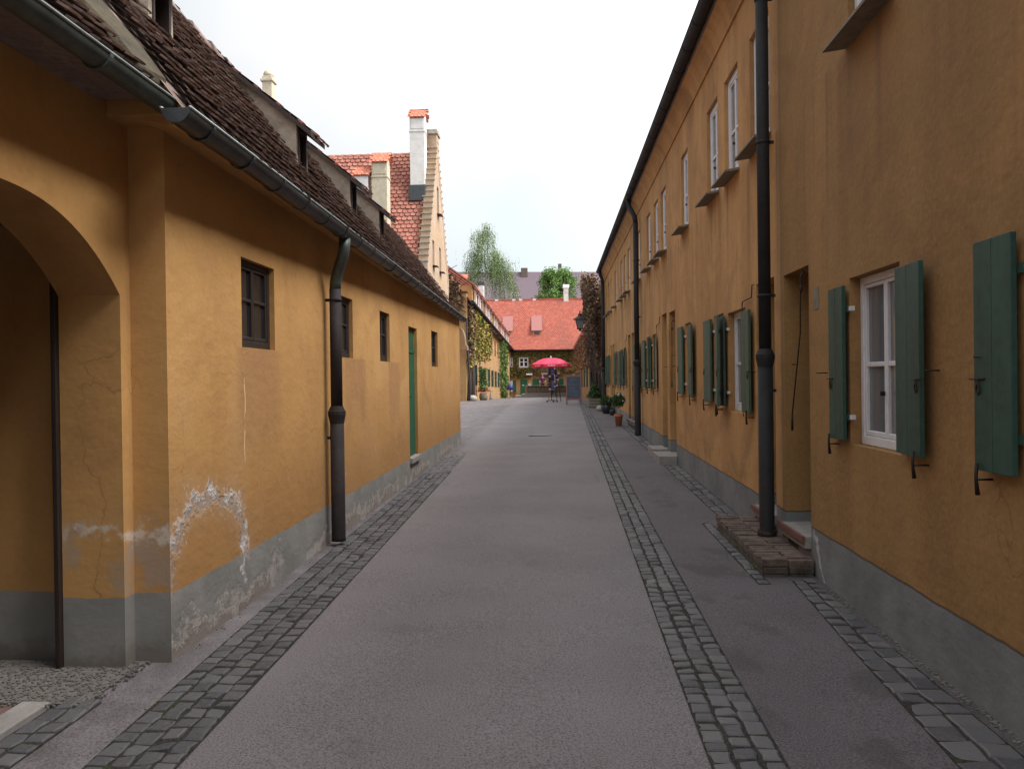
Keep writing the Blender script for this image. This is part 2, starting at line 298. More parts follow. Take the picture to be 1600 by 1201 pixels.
class MB:
    def __init__(s): s.v = []; s.f = []; s.mi = []; s.r = []; s.mats = []; s.cur = 0; s.rv = .5; s.sm = []; s.smooth = False
    def mat(s, name):
        if name not in s.mats: s.mats.append(name)
        s.cur = s.mats.index(name); return s
    def vs(s, pts):
        i = len(s.v); s.v += [Vector(p) for p in pts]; s.r += [s.rv]*len(pts); return i
    def face(s, idx): s.f.append(tuple(idx)); s.mi.append(s.cur); s.sm.append(s.smooth)
    def poly(s, pts): i = s.vs(pts); s.face(range(i, i+len(pts)))
    def box(s, x0, x1, y0, y1, z0, z1, T=None):
        p = [(x, y, z) for z in (z0, z1) for y in (y0, y1) for x in (x0, x1)]
        if T: p = [T @ Vector(q) for q in p]
        i = s.vs(p)
        for q in ((0, 2, 3, 1), (4, 5, 7, 6), (0, 1, 5, 4), (2, 6, 7, 3), (0, 4, 6, 2), (1, 3, 7, 5)): s.face([i+k for k in q])
        return s
    def bbox(s, x0, x1, y0, y1, z0, z1, b=.01, T=None):
        """box with chamfered vertical + top edges"""
        bm = bmesh.new(); bmesh.ops.create_cube(bm, size=1)
        for v in bm.verts: v.co = Vector(((x0+x1)/2 + v.co.x*(x1-x0), (y0+y1)/2 + v.co.y*(y1-y0), (z0+z1)/2 + v.co.z*(z1-z0)))
        bmesh.ops.bevel(bm, geom=bm.edges[:], offset=b, segments=2, affect='EDGES', profile=.5)
        bm.verts.index_update(); i = s.vs([(T @ v.co) if T else v.co.copy() for v in bm.verts])
        for f in bm.faces: s.face([i+v.index for v in f.verts])
        bm.free(); return s
    def prism(s, outline, d, caps=True):
        """outline list of 3-D points, extruded by vector d"""
        n = len(outline); i = s.vs(outline); j = s.vs([Vector(p)+Vector(d) for p in outline])
        if caps: s.face([i+k for k in range(n)][::-1]); s.face([j+k for k in range(n)])
        for k in range(n): s.face((i+k, i+(k+1) % n, j+(k+1) % n, j+k))
        return s
    def tube(s, pts, rad, n=12, caps=True):
        pts = [Vector(p) for p in pts]; rs = rad if isinstance(rad, (list, tuple)) else [rad]*len(pts)
        o = s.smooth; s.smooth = True; rings = []; up = None
        for k, p in enumerate(pts):
            d = (pts[min(k+1, len(pts)-1)] - pts[max(k-1, 0)]).normalized()
            if up is None: up = Vector((0, 0, 1)) if abs(d.z) < .9 else Vector((1, 0, 0))
            a = d.cross(up).normalized(); b = a.cross(d).normalized(); up = b
            rings.append(s.vs([p + a*math.cos(t*2*math.pi/n)*rs[k] + b*math.sin(t*2*math.pi/n)*rs[k] for t in range(n)]))
        for a, b in zip(rings, rings[1:]):
            for t in range(n): s.face((a+t, a+(t+1) % n, b+(t+1) % n, b+t))
        s.smooth = o
        if caps: s.face([rings[0]+t for t in range(n)][::-1]); s.face([rings[-1]+t for t in range(n)])
        return s
    def lathe(s, c, prof, n=20, smooth=True):
        c = Vector(c); o = s.smooth; s.smooth = smooth; rings = []
        for r, z in prof: rings.append(s.vs([c + Vector((math.cos(t*2*math.pi/n)*r, math.sin(t*2*math.pi/n)*r, z)) for t in range(n)]))
        for a, b in zip(rings, rings[1:]):
            for t in range(n): s.face((a+t, a+(t+1) % n, b+(t+1) % n, b+t))
        s.smooth = o; s.face([rings[0]+t for t in range(n)][::-1]); s.face([rings[-1]+t for t in range(n)])
        return s
    def leaf(s, p, size, nrm=None, elong=1.0):
        n = nrm or Vector((random.gauss(0, 1), random.gauss(0, 1), random.gauss(0, 1))).normalized()
        a = n.orthogonal().normalized(); a = Matrix.Rotation(random.random()*6.28, 3, n) @ a; b = n.cross(a)
        s.rv = random.random(); p = Vector(p); a = a*size; b = b*size*.55*elong
        s.poly([p-a, p-b*.9+a*.1, p+a, p+b*.9+a*.1])
    def build(s, name, parent=None, smooth=None):
        me = bpy.data.meshes.new(name)
        off = parent_loc(parent)
        me.from_pydata([tuple(v-off) for v in s.v], [], s.f)
        for m in s.mats: me.materials.append(M[m])
        me.polygons.foreach_set('material_index', s.mi); me.polygons.foreach_set('use_smooth', s.sm)
        at = me.attributes.new('rnd', 'FLOAT', 'POINT'); at.data.foreach_set('value', s.r)
        me.update()
        o = bpy.data.objects.new(name, me); COL.objects.link(o)
        if parent: o.parent = parent
        return o
def parent_loc(p):
    v = Vector((0, 0, 0))
    while p: v += p.location; p = p.parent
    return v
def thing(name, label, cat, loc=(0, 0, 0), group=None):
    o = bpy.data.objects.new(name, None); COL.objects.link(o); o.location = loc; o.empty_display_size = .2
    o['label'] = label; o['category'] = cat
    if group: o['group'] = group
    return o
def tag(o, label, cat, group=None):
    o['label'] = label; o['category'] = cat
    if group: o['group'] = group
    return o
def struct(o, kind='structure'): o['kind'] = kind; return o

def wallX(mb, X, y0, y1, ztop, holes, nx, zbot=-.6):
    """street-parallel wall at X, outward normal nx (+1/-1), with holes (ya,yb,za,zb,depth)"""
    ys = sorted({y0, y1} | {h[0] for h in holes} | {h[1] for h in holes}); zs = sorted({zbot, ztop} | {h[2] for h in holes} | {h[3] for h in holes})
    for a, b in zip(ys, ys[1:]):
        run = None
        for c, d in zip(zs, zs[1:]):
            hole = any(h[0] <= (a+b)/2 <= h[1] and h[2] <= (c+d)/2 <= h[3] for h in holes)
            if hole: continue
            q = [(X, a, c), (X, b, c), (X, b, d), (X, a, d)]
            mb.poly(q if nx > 0 else q[::-1])
    for (a, b, c, d, dp) in holes:
        Xb = X - nx*dp
        for q in ([(X, a, c), (X, a, d), (Xb, a, d), (Xb, a, c)], [(X, b, d), (X, b, c), (Xb, b, c), (Xb, b, d)], [(X, a, d), (X, b, d), (Xb, b, d), (Xb, a, d)], [(X, b, c), (X, a, c), (Xb, a, c), (Xb, b, c)]):
            mb.poly(q if nx < 0 else q[::-1])

def tiles(mb, O, A, Sv, length, umax, w=.17, course=.15, th=.016, lift=.03, jit=.006, vrange=(0, 1), round_=True, skip=None):
    """real overlapping plain tiles. O eave corner, A along the eave, Sv up the slope (units), umax(a) slope length"""
    A = Vector(A); Sv = Vector(Sv); N = A.cross(Sv).normalized()
    if N.z < 0: N = -N
    nc = int(max(umax(0), umax(length), umax(length/2))/course)+1; nt = int(length/w)
    for k in range(nc):
        wav = random.uniform(-.004, .004)
        for j in range(nt+1):
            a0 = (j + (.5 if k % 2 else 0))*w - .25*w; u = k*course
            if u > umax(a0) or a0 < -.02 or a0 + w > length+.1: continue
            if skip and skip(a0+w/2, u): continue
            mb.rv = vrange[0] + random.random()**1.3*(vrange[1]-vrange[0])
            du = random.gauss(0, jit)+wav; dl = random.uniform(0, lift*.35); sk = random.gauss(0, .006)
            L = course*1.45; ww = w*.965
            loc = [(0.04*ww, .22*L), (.2*ww, .05*L), (.5*ww, 0), (.8*ww, .05*L), (.96*ww, .22*L), (ww, L), (0, L)] if round_ else [(0, 0), (ww, 0), (ww, L), (0, L)]
            P = Vector(O) + A*a0 + Sv*(u+du)
            top = [P + A*(x+sk*(1-y/L)) + Sv*y + N*((lift+dl)*(1-y/L) + .002 + th) for x, y in loc]
            nb = len(loc)-2 if round_ else 2
            i = mb.vs(top); j2 = mb.vs([p - N*th for p in top[:nb]])
            mb.face(range(i, i+len(top)))
            for t in range(nb-1): mb.face((i+t, j2+t, j2+t+1, i+t+1))

# ------------------------------------------------------------------ ground
def sheet(name, x0, x1, ys, dz, mat, nx=6, xf=None, kind='structure'):
    mb = MB().mat(mat); rows = []
    for y in ys:
        a, b = (xf(y) if xf else (x0, x1))
        rows.append(mb.vs([(a+(b-a)*k/nx, y, gz(a+(b-a)*k/nx, y)+dz) for k in range(nx+1)]))
    for a, b in zip(rows, rows[1:]):
        for k in range(nx): mb.face((a+k, a+k+1, b+k+1, b+k))
    return struct(mb.build(name), kind)
ys = [-12, 0, 5, 8, 12, 16, 20, 24, 28, 32, 36, 45, 55, 66, 77, 88, 200, 900]
sheet('ground', -600, 600, ys, -.02, 'asphalt', 1, lambda y: (-600, 600))
# keep cross-fall: the road sheet between the rows
sheet('road', -2.6, 2.4, [-6, 0, 5, 8, 12, 16, 19.1], .0, 'asphalt', 6)
sheet('square', -14, 6, [19.1, 20, 24, 28, 32, 36, 45, 55, 66, 77, 88], .0, 'asphalt', 20)

def strip(name, xf, y0, y1, rows, ln=.125, h=.012, big=1.0):
    """setts laid in rows along the street; xf(y) -> (inner x, outer x)"""
    mb = MB().mat('joint_dirt'); N = max(2, int((y1-y0)/1.5)); prev = None
    for k in range(N+1):
        y = y0+(y1-y0)*k/N; a, b = xf(y); i = mb.vs([(a-.003, y, gz(a, y)+.004), (b+.003, y, gz(b, y)+.004)])
        if prev is not None: mb.face((prev, prev+1, i+1, i))
        prev = i
    mb.mat('sett')
    for r in range(rows):
        y = y0 + random.uniform(0, ln)
        while y < y1:
            l = ln*random.uniform(.78, 1.25); a, b = xf(y+l/2); w = (b-a)/rows; xa = a + r*w; g = .0085
            x0, x1 = xa+g*random.uniform(.5, 1.4), xa+w-g*random.uniform(.5, 1.4); ya, yb = y+g*random.uniform(.4, 1.3), y+l-g*random.uniform(.4, 1.3)
            mb.rv = random.random(); H = h*random.uniform(.75, 1.25); c = .011; j = lambda: random.gauss(0, .0045)
            zb = gz((x0+x1)/2, y+l/2)
            base = [(x0+j(), ya+j()), (x1+j(), ya+j()), (x1+j(), (ya+yb)/2+j()), (x1+j(), yb+j()), (x0+j(), yb+j()), (x0+j(), (ya+yb)/2+j())]
            cx = (x0+x1)/2; cy = (ya+yb)/2; q1 = random.gauss(0, .05); q2 = random.gauss(0, .05)
            tl = lambda px, py: (px-cx)*q1+(py-cy)*q2
            i = mb.vs([(px, py, zb+.002) for px, py in base]); k1 = mb.vs([(px+(cx-px)*.04, py+(cy-py)*.04, zb+H*.6+tl(px, py)) for px, py in base])
            sx = 1-2*c/max(.03, x1-x0); k2 = mb.vs([(cx+(px-cx)*sx, cy+(py-cy)*sx, zb+H+tl(px, py)) for px, py in base])
            for A_, B_ in ((i, k1), (k1, k2)):
                for t in range(6): mb.face((A_+t, A_+(t+1) % 6, B_+(t+1) % 6, B_+t))
            mb.smooth = False; mb.face([k2+t for t in range(6)]); y += l
    return struct(mb.build(name))
strip('cobble_gutter', lambda y: (lerp_tab([(2, -1.99), (3.5, -2.07), (6, -2.17), (21, -2.36)], y), lerp_tab([(2, -1.63), (3.5, -1.66), (21, -1.95)], y)), 2.0, 21.4, 4, .115)
strip('cobble_gutter', lambda y: (.605+.0125*y, .94+.0115*y), 2.0, 42, 3, .115)
strip('cobble_edging', lambda y: (lerp_tab([(2, 1.66), (3.5, 1.71), (6.7, 1.90)], y), lerp_tab([(2, 2.02), (6.7, 2.09)], y)), 2.0, 6.62, 2, .15)
strip('cobble_edging', lambda y: (1.60, 1.70), 6.5, 9.0, 1, .15)
strip('cobble_edging', lambda y: (1.86, 2.10), 8.85, 14.1, 2, .14)
strip('cobble_edging', lambda y: (1.86, 2.10), 16.6, 24, 2, .14)
strip('cobble_edging', lambda y: (-2.60+.0*y, -2.38), 2.2, 4.02, 2, .13)
# forecourt of the archway
def patch(name, x0, x1, y0, y1, dz, mat):
    mb = MB().mat(mat); n = 6
    for a in range(n):
        xa, xb = x0+(x1-x0)*a/n, x0+(x1-x0)*(a+1)/n
        mb.poly([(xa, y0, .05+dz), (xb, y0, .05+dz), (xb, y1, .05+dz), (xa, y1, .05+dz)])
    return struct(mb.build(name))
patch('paving', -6.5, -2.80, 1.0, 3.98, .003, 'paving_red')
k = MB().mat('concrete').bbox(-2.79, -2.64, 1.0, 4.0, .02, .066, .008); struct(k.build('kerb'))
gm = MB().mat('gravel')
for (a, b, c, d) in ((-6.5, -2.45, 3.99, 4.62),): gm.poly([(a, c, .057), (b, c, .057), (b, d, .057), (a, d, .057)])
for _ in range(1600):
    x = random.uniform(-3.9, -2.4); y = random.uniform(3.95, 4.6); r = random.uniform(.003, .007); gm.box(x-r, x+r, y-r, y+r, .055, .058+r)
for _ in range(60):     # grit along the wall feet
    y = random.uniform(4.7, 14); x = -2.29+abs(random.gauss(0, .03)); r = random.uniform(.002, .005); z = gz(x, y); gm.box(x-r, x+r, y-r, y+r, z, z+r*1.5)
for _ in range(500):
    y = random.uniform(2.4, 6.4); x = 2.12-abs(random.gauss(0, .022)); r = random.uniform(.003, .009); z = gz(x, y); gm.box(x-r, x+r, y-r, y+r, z, z+r*1.5)
struct(gm.build('gravel'), 'stuff')
md = MB().mat('pot_dark').lathe((-.42, 21.0, gz(-.42, 21)-.004), [(.33, 0), (.33, .010), (.29, .010)], 28)
for k in range(-4, 5): md.box(-.42+k*.062-.012, -.42+k*.062+.012, 20.78, 21.22, gz(0, 21), gz(0, 21)+.012)
tag(md.build('manhole_cover'), 'round dark manhole cover in the middle of the road', 'manhole cover')
# small weeds along the joints
wm = MB().mat('leaf_ivy_green')
for _ in range(110):
    y = random.uniform(3.2, 7.5)**1.0; x = random.choice([-1.98, -1.88, -2.08])+random.gauss(0, .012); r = random.uniform(.004, .010)
    if math.sin(y*5.3+1)+math.sin(y*2.1) > .5: wm.leaf((x, y, gz(x, y)+.016), r)
for _ in range(14): wm.leaf((1.665+random.gauss(0, .012), 6.95+random.gauss(0, .06), gz(1.66, 7)+.02+random.random()*.05), .016)
struct(wm.build('weeds'), 'stuff')

# ------------------------------------------------------------------ shared building parts
def window(parent, X, nx, y0, y1, z0, z1, depth, frame='paint_white', cols=2, rows=2, fw=.055, mw=.028, glassm='glass_pale', sill=None, name='window', split=None, curtain=False):
    """frame + mullions (part) with one pane mesh (sub-part) and an optional sill (sub-part)"""
    Xf = X - nx*depth; t = .05
    def bx(mb, a, b, c, d, x0, x1): mb.bbox(min(x0, x1), max(x0, x1), a, b, c, d, min(.006, (b-a)/4, (d-c)/4))
    mb = MB().mat(frame)
    bx(mb, y0, y0+fw, z0, z1, Xf, Xf-nx*t); bx(mb, y1-fw, y1, z0, z1, Xf, Xf-nx*t)
    bx(mb, y0+fw, y1-fw, z0, z0+fw*1.2, Xf, Xf-nx*t); bx(mb, y0+fw, y1-fw, z1-fw, z1, Xf, Xf-nx*t)
    iy0, iy1, iz0, iz1 = y0+fw, y1-fw, z0+fw*1.2, z1-fw
    cw = (iy1-iy0)/cols; c2 = mw
    for c in range(cols):                                # each casement: stiles, rails and a transom
        a, b = iy0+c*cw+.002, iy0+(c+1)*cw-.002; xo = Xf-nx*.008
        bx(mb, a, a+c2, iz0+.002, iz1-.002, xo, xo-nx*.04); bx(mb, b-c2, b, iz0+.002, iz1-.002, xo, xo-nx*.04)
        bx(mb, a+c2, b-c2, iz0+.002, iz0+c2+.01, xo, xo-nx*.04); bx(mb, a+c2, b-c2, iz1-c2, iz1-.002, xo, xo-nx*.04)
        for r in range(1, rows):
            zz = iz0+(iz1-iz0)*(split if (split and rows == 2) else r/rows); bx(mb, a+c2, b-c2, zz-mw*.6, zz+mw*.6, xo-nx*.003, xo-nx*.037)
    if frame == 'paint_white' and depth < .2:            # little knobs on the meeting stiles
        ym = iy0+cw*(cols//2)
        mb.mat('iron').box(min(Xf, Xf+nx*.03), max(Xf, Xf+nx*.03), ym-.006, ym+.006, iz0+.29, iz0+.32)
    f = mb.build(name, parent)
    Xg = Xf-nx*.03
    p = MB().mat(glassm)
    q = [(Xg, y0+.01, z0+.01), (Xg, y1-.01, z0+.01), (Xg, y1-.01, z1-.01), (Xg, y0+.01, z1-.01)]; p.prism(q, (-nx*.006, 0, 0))
    p.build('pane', f)
    if curtain:
        c = MB().mat('curtain')
        n = 26
        for a, b in ((y0+.02, y0+(y1-y0)*.30), (y0+(y1-y0)*.66, y1-.02)):
            pr = None
            for k in range(n+1):
                y = a+(b-a)*k/n; xx = Xg-nx*(.05+.012*math.sin(k*1.9)); i = c.vs([(xx, y, z0+.03), (xx, y, z1-.03)])
                if pr is not None: c.face((pr, i, i+1, pr+1))
                pr = i
        c.build('curtain', f)
    if sill:
        s = MB().mat(sill[0]); pr_ = sill[1]; th = .022
        a, b = y0-.05, y1+.05
        pts = [(Xf, a, z0+.012), (X+nx*pr_, a, z0-.028), (X+nx*pr_, a, z0-.028-th), (X+nx*.002, a, z0-.028), (Xf, a, z0-.01)]
        s.prism(pts, (0, b-a, 0)); s.build('sill', f)
    return f
def shutter(parent, X, nx, yh, yf, z0, z1, out=.05, flare=.0, mat='shutter_green'):
    """leaf hinged at yh, free edge at yf, lying against the wall; with strap hinges, catch and ring as a sub-part"""
    xh, xf = X+nx*out, X+nx*(out+flare); L = math.hypot(yf-yh, xf-xh); t = .028
    A = Vector((xf-xh, yf-yh, 0)).normalized(); N = Vector((nx, 0, 0)); N = (N - A*N.dot(A)).normalized()
    T = Matrix(((A.x, N.x, 0, xh), (A.y, N.y, 0, yh), (0, 0, 1, 0), (0, 0, 0, 1)))
    mb = MB().mat(mat); n = 2
    for k in range(n): mb.bbox(L*k/n+.0006*k, L*(k+1)/n-.0006, 0, t, z0, z1, .003, T)
    s = mb.build('shutter', parent)
    for zz in (z0+.17, z1-.17):
        h = MB().mat(mat).box(-.05, L*.10, -.012, .0, zz-.022, zz+.022, T)
        h.mat('paint_white').box(-.085, -.049, -.035, -.004, zz-.016, zz+.016, T); h.build('hinge', s)
    zc = z0+(z1-z0)*.40; h = MB().mat('iron')
    h.tube([T @ Vector((L-.10, t+.004, zc)), T @ Vector((L+.035, t+.004, zc))], .005, 6); h.tube([T @ Vector((L-.045, t+.005, zc)), T @ Vector((L-.045, t+.006, zc-.03))], .003, 5)
    h.tube([T @ Vector((L-.045+math.cos(a)*.016, t+.006, zc-.05+math.sin(a)*.026)) for a in [k*6.283/10 for k in range(11)]], .004, 5); h.build('latch', s)
    # tie-back catch on the wall under the leaf
    h = MB().mat('iron').tube([T @ Vector((L*.85, -.04, z0-.045)), T @ Vector((L*.85, t+.02, z0-.045))], .006, 6)
    h.tube([T @ Vector((L*.85, t+.016, z0+.035)), T @ Vector((L*.85, t+.02, z0-.04)), T @ Vector((L*.85, t+.012, z0-.12))], [.009, .008, .012], 6)
    h.build('catch', s)
    return s
def gutter(parent, p0, p1, r=.075, mat='zinc', band=.62, capn=True, lip='zinc_lip'):
    p0, p1 = Vector(p0), Vector(p1); A = (p1-p0).normalized(); side = A.cross(Vector((0, 0, 1))).normalized(); L = (p1-p0).length
    mb = MB().mat(mat); mb.smooth = True; n = 12; N = max(1, int(L/1.0))
    def ring(rad, t, wob=0): return mb.vs([p0+A*t+Vector((0, 0, wob)) + side*math.cos(math.pi+math.pi*k/n)*rad + Vector((0, 0, math.sin(math.pi+math.pi*k/n)*rad)) for k in range(n+1)])
    pa = None
    for q in range(N+1):
        t = L*q/N; wob = 0 if q in (0, N) else random.uniform(-.006, .006); a = ring(r, t, wob); b = ring(r-.006, t, wob)
        if pa:
            for k in range(n):
                mb.face((pa[0]+k, pa[0]+k+1, a+k+1, a+k)); mb.face((pa[1]+k, b+k, b+k+1, pa[1]+k+1))
            mb.face((pa[0], a, b, pa[1])); mb.face((pa[0]+n, pa[1]+n, b+n, a+n))
        pa = (a, b)
    mb.mat(lip)
    for side_s in (1, -1): mb.tube([p0+side*r*side_s+Vector((0, 0, .002)), p1+side*r*side_s+Vector((0, 0, .002))], .009, 6)
    mb.smooth = False; mb.mat(mat)
    if capn:
        for t in (.0, L):
            i = ring(r, t); mb.face(range(i, i+n+1))
    t = .3
    while t < L:                                          # bracket straps
        a = ring(r+.008, t); b = ring(r+.008, t+.028); c = ring(r, t); d = ring(r, t+.028)
        for k in range(n): mb.face((a+k, a+k+1, b+k+1, b+k)); mb.face((a+k, c+k, c+k+1, a+k+1)); mb.face((b+k, b+k+1, d+k+1, d+k))
        t += band
    return mb.build('gutter', parent)
def downpipe(parent, x, y, zb, zt, gx, gy, gzz, r=.062, mat='pipe_brown', collar=1.85, r2=None, topmat=None, clips=()):
    r2 = r2 or r*1.13; mb = MB().mat(mat)
    mb.tube([(x, y, zb), (x, y, zb+.03), (x, y, collar)], [r2*1.05, r2, r2], 18)
    mb.lathe((x, y, collar-.01), [(r2*1.02, 0), (r2*1.10, .03), (r2*1.26, .085), (r2*1.26, .12), (r2*1.16, .125), (r*1.05, .17)], 20, False)
    mb.tube([(x, y, collar+.1), (x, y, zt)], r, 18)
    for zz in clips: mb.tube([(x, y, zz), (x, y, zz+.028)], r*1.12, 18); mb.box(min(x, x+(.10 if x > 0 else -.10)), max(x, x+(.10 if x > 0 else -.10)), y-.01, y+.01, zz, zz+.028)
    if topmat: mb.mat(topmat)
    dz = gzz-zt
    P = [Vector((x, y, zt)), Vector((x+(gx-x)*.06, y+(gy-y)*.06, zt+dz*.15)), Vector((x+(gx-x)*.25, y+(gy-y)*.25, zt+dz*.32)), Vector((x+(gx-x)*.55, y+(gy-y)*.55, zt+dz*.50)), Vector((x+(gx-x)*.85, y+(gy-y)*.85, zt+dz*.66)), Vector((x+(gx-x)*.97, y+(gy-y)*.97, zt+dz*.80)), Vector((gx, gy, gzz))]
    mb.tube(P, r*.97, 16)
    return mb.build('downpipe', parent)

# ================================================================== RIGHT: long ochre terrace
XR = 2.13
rt = thing('terraced_house', 'long two-storey ochre terrace with green shutters along the whole right side of the lane', 'terraced house', (XR, 12, 0))
def lo(y): return min(.24, .026*max(0, y-6))            # storey rises slightly along the lane
def up(y): return .007*max(0, y-8)
LW = [(2.95, 3.76), (5.08, 5.93), (9.12, 10.04), (10.28, 10.90), (12.75, 13.32), (17.15, 17.82), (18.25, 18.95), (20.55, 21.2), (24.52, 25.2), (25.75, 26.35), (27.95, 28.6), (31.6, 32.2), (32.75, 33.3)]
UW = [(3.0, 3.75), (5.15, 5.90), (8.02, 8.80), (9.37, 10.10), (10.51, 11.25), (12.87, 13.55), (15.42, 16.15), (16.57, 17.30), (17.92, 18.65), (20.1, 20.8), (22.85, 23.6), (24.1, 24.85), (25.48, 26.2), (28.0, 28.75), (30.2, 30.95), (31.6, 32.3), (32.8, 33.45)]
DR = [(6.86, 7.60), (7.92, 8.62), (14.40, 15.18), (15.50, 16.22), (21.95, 22.7), (23.0, 23.75), (29.3, 30.0), (30.3, 31.0)]
holes = [(a, b, 1.20+lo(a), 2.40+lo(a), .10) for a, b in LW] + [(a, b, 4.09+up(a), 5.33+up(a), .08) for a, b in UW] + [(a, b, (.34 if a < 10 else .30 if a < 20 else .5), 2.63+min(.32, .037*max(0, a-6.8)), .42) for a, b in DR]
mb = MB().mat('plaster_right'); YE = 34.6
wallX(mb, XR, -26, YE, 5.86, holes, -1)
# cove under the eaves
prev = None
for k, (x, z) in enumerate([(0, 5.86), (-.025, 5.86), (-.03, 5.90), (-.045, 5.94), (-.075, 6.02), (-.12, 6.09), (-.17, 6.13), (-.17, 6.17)]):
    i = mb.vs([(XR+x, -26, z), (XR+x, YE, z)])
    if prev is not None: mb.face((prev, prev+1, i+1, i))
    prev = i
mb.poly([(XR, YE, -.6), (XR+9, YE, -.6), (XR+9, YE, 6.17), (XR, YE, 6.17)]); mb.poly([(XR, -26, -.6), (XR+9, -26, -.6), (XR+9, -26, 6.17), (XR, -26, 6.17)]); mb.poly([(XR+9, -26, -.6), (XR+9, YE, -.6), (XR+9, YE, 6.17), (XR+9, -26, 6.17)])
mb.poly([(XR, YE, 6.17), (XR+9, YE, 6.17), (XR+4.5, YE, 11.6)]); mb.poly([(XR, -26, 6.17), (XR+9, -26, 6.17), (XR+4.5, -26, 11.6)])
# small square niche by the first door
mb.mat('wood_grey').box(XR-.004, XR+.05, 6.60, 6.74, 2.24, 2.42)
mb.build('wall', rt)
rf = MB().mat('tile_old'); a = Vector((XR-.24, -6, 6.26)); th = math.atan2(5.2, 4.74)
rf.poly([(XR-.20, -26, 6.27), (XR-.20, YE, 6.27), (XR+4.5, YE, 11.75), (XR+4.5, -26, 11.75)]); rf.poly([(XR+9.2, -26, 6.27), (XR+9.2, YE, 6.27), (XR+4.5, YE, 11.75), (XR+4.5, -26, 11.75)])
rf.poly([(XR-.20, -26, 6.27), (XR-.20, YE, 6.27), (XR-.17, YE, 6.15), (XR-.17, -26, 6.15)])
tiles(rf, (XR-.27, 3, 6.22), (0, 1, 0), (math.cos(th), 0, math.sin(th)), YE-3, lambda a: .7, w=.18, course=.16, th=.018)
rf.build('roof', rt)
gutter(rt, (1.865, 2.0, 6.22), (1.865, YE+.1, 6.30), .085, 'pipe_dark', .8, lip='pipe_dark')
for (a, b) in LW:
    o = lo(a); window(rt, XR, -1, a+.002, b-.002, 1.202+o, 2.398+o, .075, sill=None, split=.47, curtain=True)
for (a, b) in UW:
    o = up(a); window(rt, XR, -1, a+.002, b-.002, 4.092+o, 5.328+o, .045, fw=.07, sill=('wood_grey', .17), split=.45, curtain=True)
SH = [(3.77, 4.09, 0, 'shutter_green', .005), (2.95, 2.55, 0, 'shutter_green', 0), (5.93, 6.22, 0, 'shutter_green', .0), (5.02, 4.64, 0, 'shutter_green', .025),
      (9.11, 8.72, 0, 'shutter_olive', .01), (10.06, 10.46, 0, 'shutter_olive', .0), (10.30, 9.96, .05, 'shutter_olive', .05), (10.91, 11.36, 0, 'shutter_olive', .01),
      (12.74, 12.28, 0, 'shutter_olive', .03), (13.33, 13.76, 0, 'shutter_olive', .01)]
for (a, b) in LW[5:]: SH += [(a-.01, a-.36, .0, 'shutter_olive', .04), (b+.01, b+.38, 0, 'shutter_olive', .02)]
for yh, yf, eo, m, fl in SH:
    o = lo(min(yh, yf)+.2); shutter(rt, XR, -1, yh, yf, 1.225+o, 2.345+o, .028+eo, fl, m)
for (a, b) in DR:                                          # green doors deep in their recesses
    z0 = (.34 if a < 10 else .30 if a < 20 else .5); z1 = 2.63+min(.32, .037*max(0, a-6.8))
    d = MB().mat('door_green').bbox(XR+.36, XR+.41, a+.05, b-.05, z0, z1-.03, .004)
    for k in range(3): d.bbox(XR+.350, XR+.362, a+.12, b-.12, z0+.12+k*.68, z0+.12+k*.68+.55, .004)
    d.mat('wood_dark').box(XR+.345, XR+.42, a, a+.05, z0, z1-.001).box(XR+.345, XR+.42, b-.05, b, z0, z1-.001)
    d = d.build('door', rt)
    MB().mat('iron').tube([(XR+.35, a+.14, z0+1.0), (XR+.30, a+.14, z0+1.0), (XR+.30, a+.24, z0+1.0)], .009, 6).build('handle', d)
    s = MB().mat('concrete').bbox(XR-.055, XR+.36, a+.002, b-.002, z0-.10, z0+.004, .006); s.mat('wood_red').bbox(XR-.085, XR-.057, a-.01, b+.01, z0-.045, z0+.012, .006)
    s.mat('brick').box(XR-.04, XR+.02, a+.02, a+.22, z0-.36, z0-.102).box(XR-.04, XR+.02, b-.2, b-.02, z0-.36, z0-.102); s.mat('wood_dark').box(XR-.03, XR+.01, a+.22, b-.2, z0-.34, z0-.102)
    s.mat('iron')
    for k in range(3): s.box(XR-.038, XR-.031, a+.22, b-.2, z0-.29+k*.07, z0-.27+k*.07)
    s.build('threshold', rt)
# iron bell pull at first door, and smaller ones on other doors / windows
def bellpull(y, zt, zb, yoff=.0):
    b = MB().mat('iron'); b.tube([(XR+.02, y, zt), (XR-.05, y, zt), (XR-.055, y, zt-.03), (XR-.05, y+.04, zt-.5), (XR-.05, y+yoff, zb)], .006, 6)
    b.tube([(XR+.02, y+.12, zt+.03), (XR-.05, y-.05, zt+.015)], .006, 6); b.tube([(XR-.05, y+yoff, zb), (XR-.05, y+yoff, zb-.13)], .011, 6); b.lathe((XR-.052, y, zt-.16), [(.004, 0), (.014, .02), (.014, .05), (.004, .07)], 8)
    b.tube([(XR+.02, y+yoff+.05, zb+.45), (XR-.06, y+yoff-.06, zb+.45)], .005, 6); b.build('bell_pull', rt)
bellpull(6.90, 2.56, 1.35, .30); bellpull(14.44, 2.7, 1.65, .1)
def hook(y, z):
    b = MB().mat('iron'); b.tube([(XR+.02, y, z+.14), (XR-.02, y, z+.13), (XR-.025, y, z), (XR-.03, y+.4, z-.01), (XR-.03, y+.42, z-.06)], .007, 6); b.tube([(XR-.03, y+.42, z-.06), (XR-.035, y+.40, z-1.3)], .005, 5); b.build('iron_hook', rt)
hook(8.72, 2.55); hook(16.4, 2.8); hook(24.0, 2.85); hook(31.2, 2.85)
